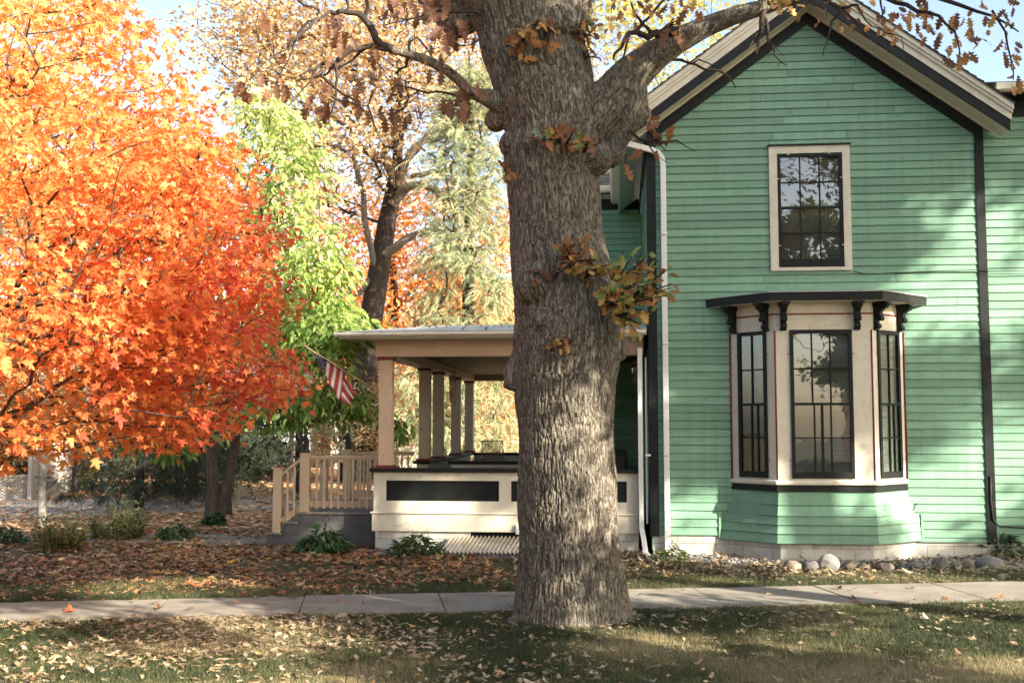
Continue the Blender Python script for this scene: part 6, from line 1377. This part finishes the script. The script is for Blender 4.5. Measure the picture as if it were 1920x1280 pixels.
# wire fence beyond the twin trunk
a, b_ = gp(440, 902), gp(640, 897); fe = empty('wire_fence', tuple(a), 'thin wire fence along the far sunny lawn beyond the twin trunk', 'fence'); m = MB(); Lf = np.linalg.norm(b_ - a); dirf = (b_ - a) / Lf
for z in (.35, .7, 1.05): m.beam(fp(0, z), fp(Lf, z), .012, .012)
for s in np.arange(0, Lf, .5): m.beam(fp(s, 0), fp(s, 1.05), .01, .01)
m.build('wire_mesh', M['iron'], fe)
for s in np.linspace(0, Lf, 4): m = MB(); m.tube([fp(s, 0), fp(s, 1.15)], .03, 8); m.build('fence_post', M['iron'], fe)
def far_house(x0, x1, Y, h, wall, lab, name='house', gable=True):
    e = empty(name, (x0, Y, 0), lab, 'house'); w = x1 - x0; m = MB(); m.box((0, 0, 0), (w, 7, h)); m.build('wall', M[wall], e)
    m = MB(); m.prism([(-.4, h), (7.4, h), (7.4, h + .15), (3.5, h + 2.4), (-.4, h + .15)], 0, -.4, w + .4); m.build('roof', M['farroof'], e)
    k = 0
    while 1 + k * 2.2 < w - .9: x = 1 + k * 2.2; m = MB(); m.box((x - .08, -.05, 1.0), (x + .98, -.001, 2.38)); f = m.build('window', M['farwhite'], e); m = MB(); m.box((x, -.06, 1.08), (x + .9, -.0505, 2.3)); m.build('pane', M['glass'] if 0 else M['dark'], f); k += 1
    return e
far_house(at(405, 800, 50)[0], at(560, 800, 50)[0], 50, 3.2, 'farwhite', 'small white house bright in the sun beyond the twin trunk')
far_house(at(620, 800, 52)[0], at(840, 800, 52)[0], 52, 2.9, 'farwhite', 'long pale house seen low through the porch railings')
far_house(at(455, 800, 58)[0] + 3, at(600, 800, 58)[0] + 4, 58, 3.0, 'farpink', 'pinkish brick house behind the small white house')
far_house(-34, -22, 46, 3.0, 'farpink', 'brick house beyond the board fence under the maple')

# ============================================================ UNSEEN TREES off frame, added and shaped to cast the dappled shade (reflected in panes)
def shade(lab, x, y, c, rad, n, per, seed, hole=.0, mat=None, size=.17, spread=.36):
    b = np.array([x, y, 0.]); tg = carve(ell(np.array(c, float), rad, n, seed, lump=.7))
    if seed == 201:
        tt = ((CLOSED[:, 1] - 6.2) / -SUNV[1]) + rng.normal(0, .8, len(CLOSED)); ex = CLOSED + SUNV * tt[:, None]; tg = np.concatenate([tg, ex, ex + rng.normal(0, .25, ex.shape)])  # leaf clumps added sunward of the wall points meant to be shaded
    tree(lab, tuple(b), [b, b + (0, 0, 1.8), b + (.1, .1, c[2] * .6), np.array([c[0], c[1], c[2]]), np.array([c[0], c[1], c[2] + rad[2] * .6])], [.38, .32, .26, .16, .05], tg, per, spread, CLUMP, size, mat or CRM, M['bark'], name='unseen_shade_tree', seed=seed, rtip=.012)
SHADES = [
    ('tall street tree on the right well out of view', 17.0, 5.8, (16.6, 6.2, 12.6), (3.8, 3.0, 6.0), 120, 190, 201),  # added unseen tree, crown shaped to shade the house wall
    ('broad street tree further right out of view', 22.5, 5.4, (22., 5.6, 11.6), (3.4, 3.0, 4.8), 60, 190, 205),  # added unseen tree, crown opened to dapple the house wall
    ('street tree right of the camera near the sidewalk', 8.6, 3.6, (8.2, 4.4, 6.6), (3.4, 3.0, 4.2), 80, 190, 202),  # added unseen tree to shade lawn and oak
    ('young street tree between the others right of the camera', 11.2, 6.6, (11.0, 6.8, 8.2), (1.9, 1.8, 2.6), 26, 190, 206),  # added unseen tree to shade the porch front
    ('street tree behind the camera on the right', 4.5, -3.2, (4.5, -3., 5.0), (2.6, 2.6, 1.9), 9, 160, 204),
]
STL = leaf_mat('unseen_tree_leaves', [(0, (.10, .12, .03)), (.5, (.30, .28, .10)), (1, (.48, .38, .17))], .35)
for a in SHADES: shade(*a, mat=STL, size=.26, spread=.36)
far_house(-16, 2, -34, 5.5, 'farwhite', 'white house across the street behind the camera'); far_house(10, 24, -32, 5.5, 'farpink', 'brick house across the street behind the camera')

# ============================================================ LIGHT, SKY, CAMERA
EL, SX, SY = 24., .76, -.65
az = math.atan2(SX, SY)
w = bpy.data.worlds.new('World'); scene.world = w; w.use_nodes = True; nt = w.node_tree
bg = nt.nodes.get('Background') or nt.nodes.new('ShaderNodeBackground'); sky = nt.nodes.new('ShaderNodeTexSky'); sky.sky_type = 'NISHITA'; sky.sun_disc = False
sky.sun_elevation = R(EL); sky.sun_rotation = az; sky.air_density = 1.; sky.dust_density = 2.5; sky.ozone_density = 1.
hs = nt.nodes.new('ShaderNodeHueSaturation'); hs.inputs['Saturation'].default_value = .88; hs.inputs['Value'].default_value = 1.12; nt.links.new(sky.outputs[0], hs.inputs['Color']); nt.links.new(hs.outputs[0], bg.inputs[0]); bg.inputs[1].default_value = .095
sd = bpy.data.lights.new('sun', 'SUN'); sd.energy = 5.; sd.angle = R(.55); sd.color = (1., .915, .785)
so = bpy.data.objects.new('sun', sd); col.objects.link(so)
v = Vector((SX * math.cos(R(EL)), SY * math.cos(R(EL)), math.sin(R(EL)) * math.hypot(SX, SY))).normalized(); so.rotation_euler = v.to_track_quat('Z', 'Y').to_euler()
cd_ = bpy.data.cameras.new('camera'); cam = bpy.data.objects.new('camera', cd_); col.objects.link(cam); cam.location = tuple(CAM); cam.rotation_euler = (R(90) + PIT, 0, 0)
cd_.sensor_width = 36; cd_.lens = F_ / 1920 * 36; cd_.clip_end = 1500; cd_.clip_start = .1
cd_.dof.use_dof = True; cd_.dof.focus_distance = 14.; cd_.dof.aperture_fstop = 2.8
scene.camera = cam
scene.view_settings.view_transform = 'Standard'; scene.view_settings.look = 'None'; scene.view_settings.exposure = EXPO; scene.view_settings.gamma = 1
scene.cycles.max_bounces = 6; scene.cycles.diffuse_bounces = 3; scene.cycles.glossy_bounces = 3; scene.cycles.transmission_bounces = 4; scene.cycles.transparent_max_bounces = 6
scene.cycles.use_adaptive_sampling = True; scene.cycles.sample_clamp_indirect = 6
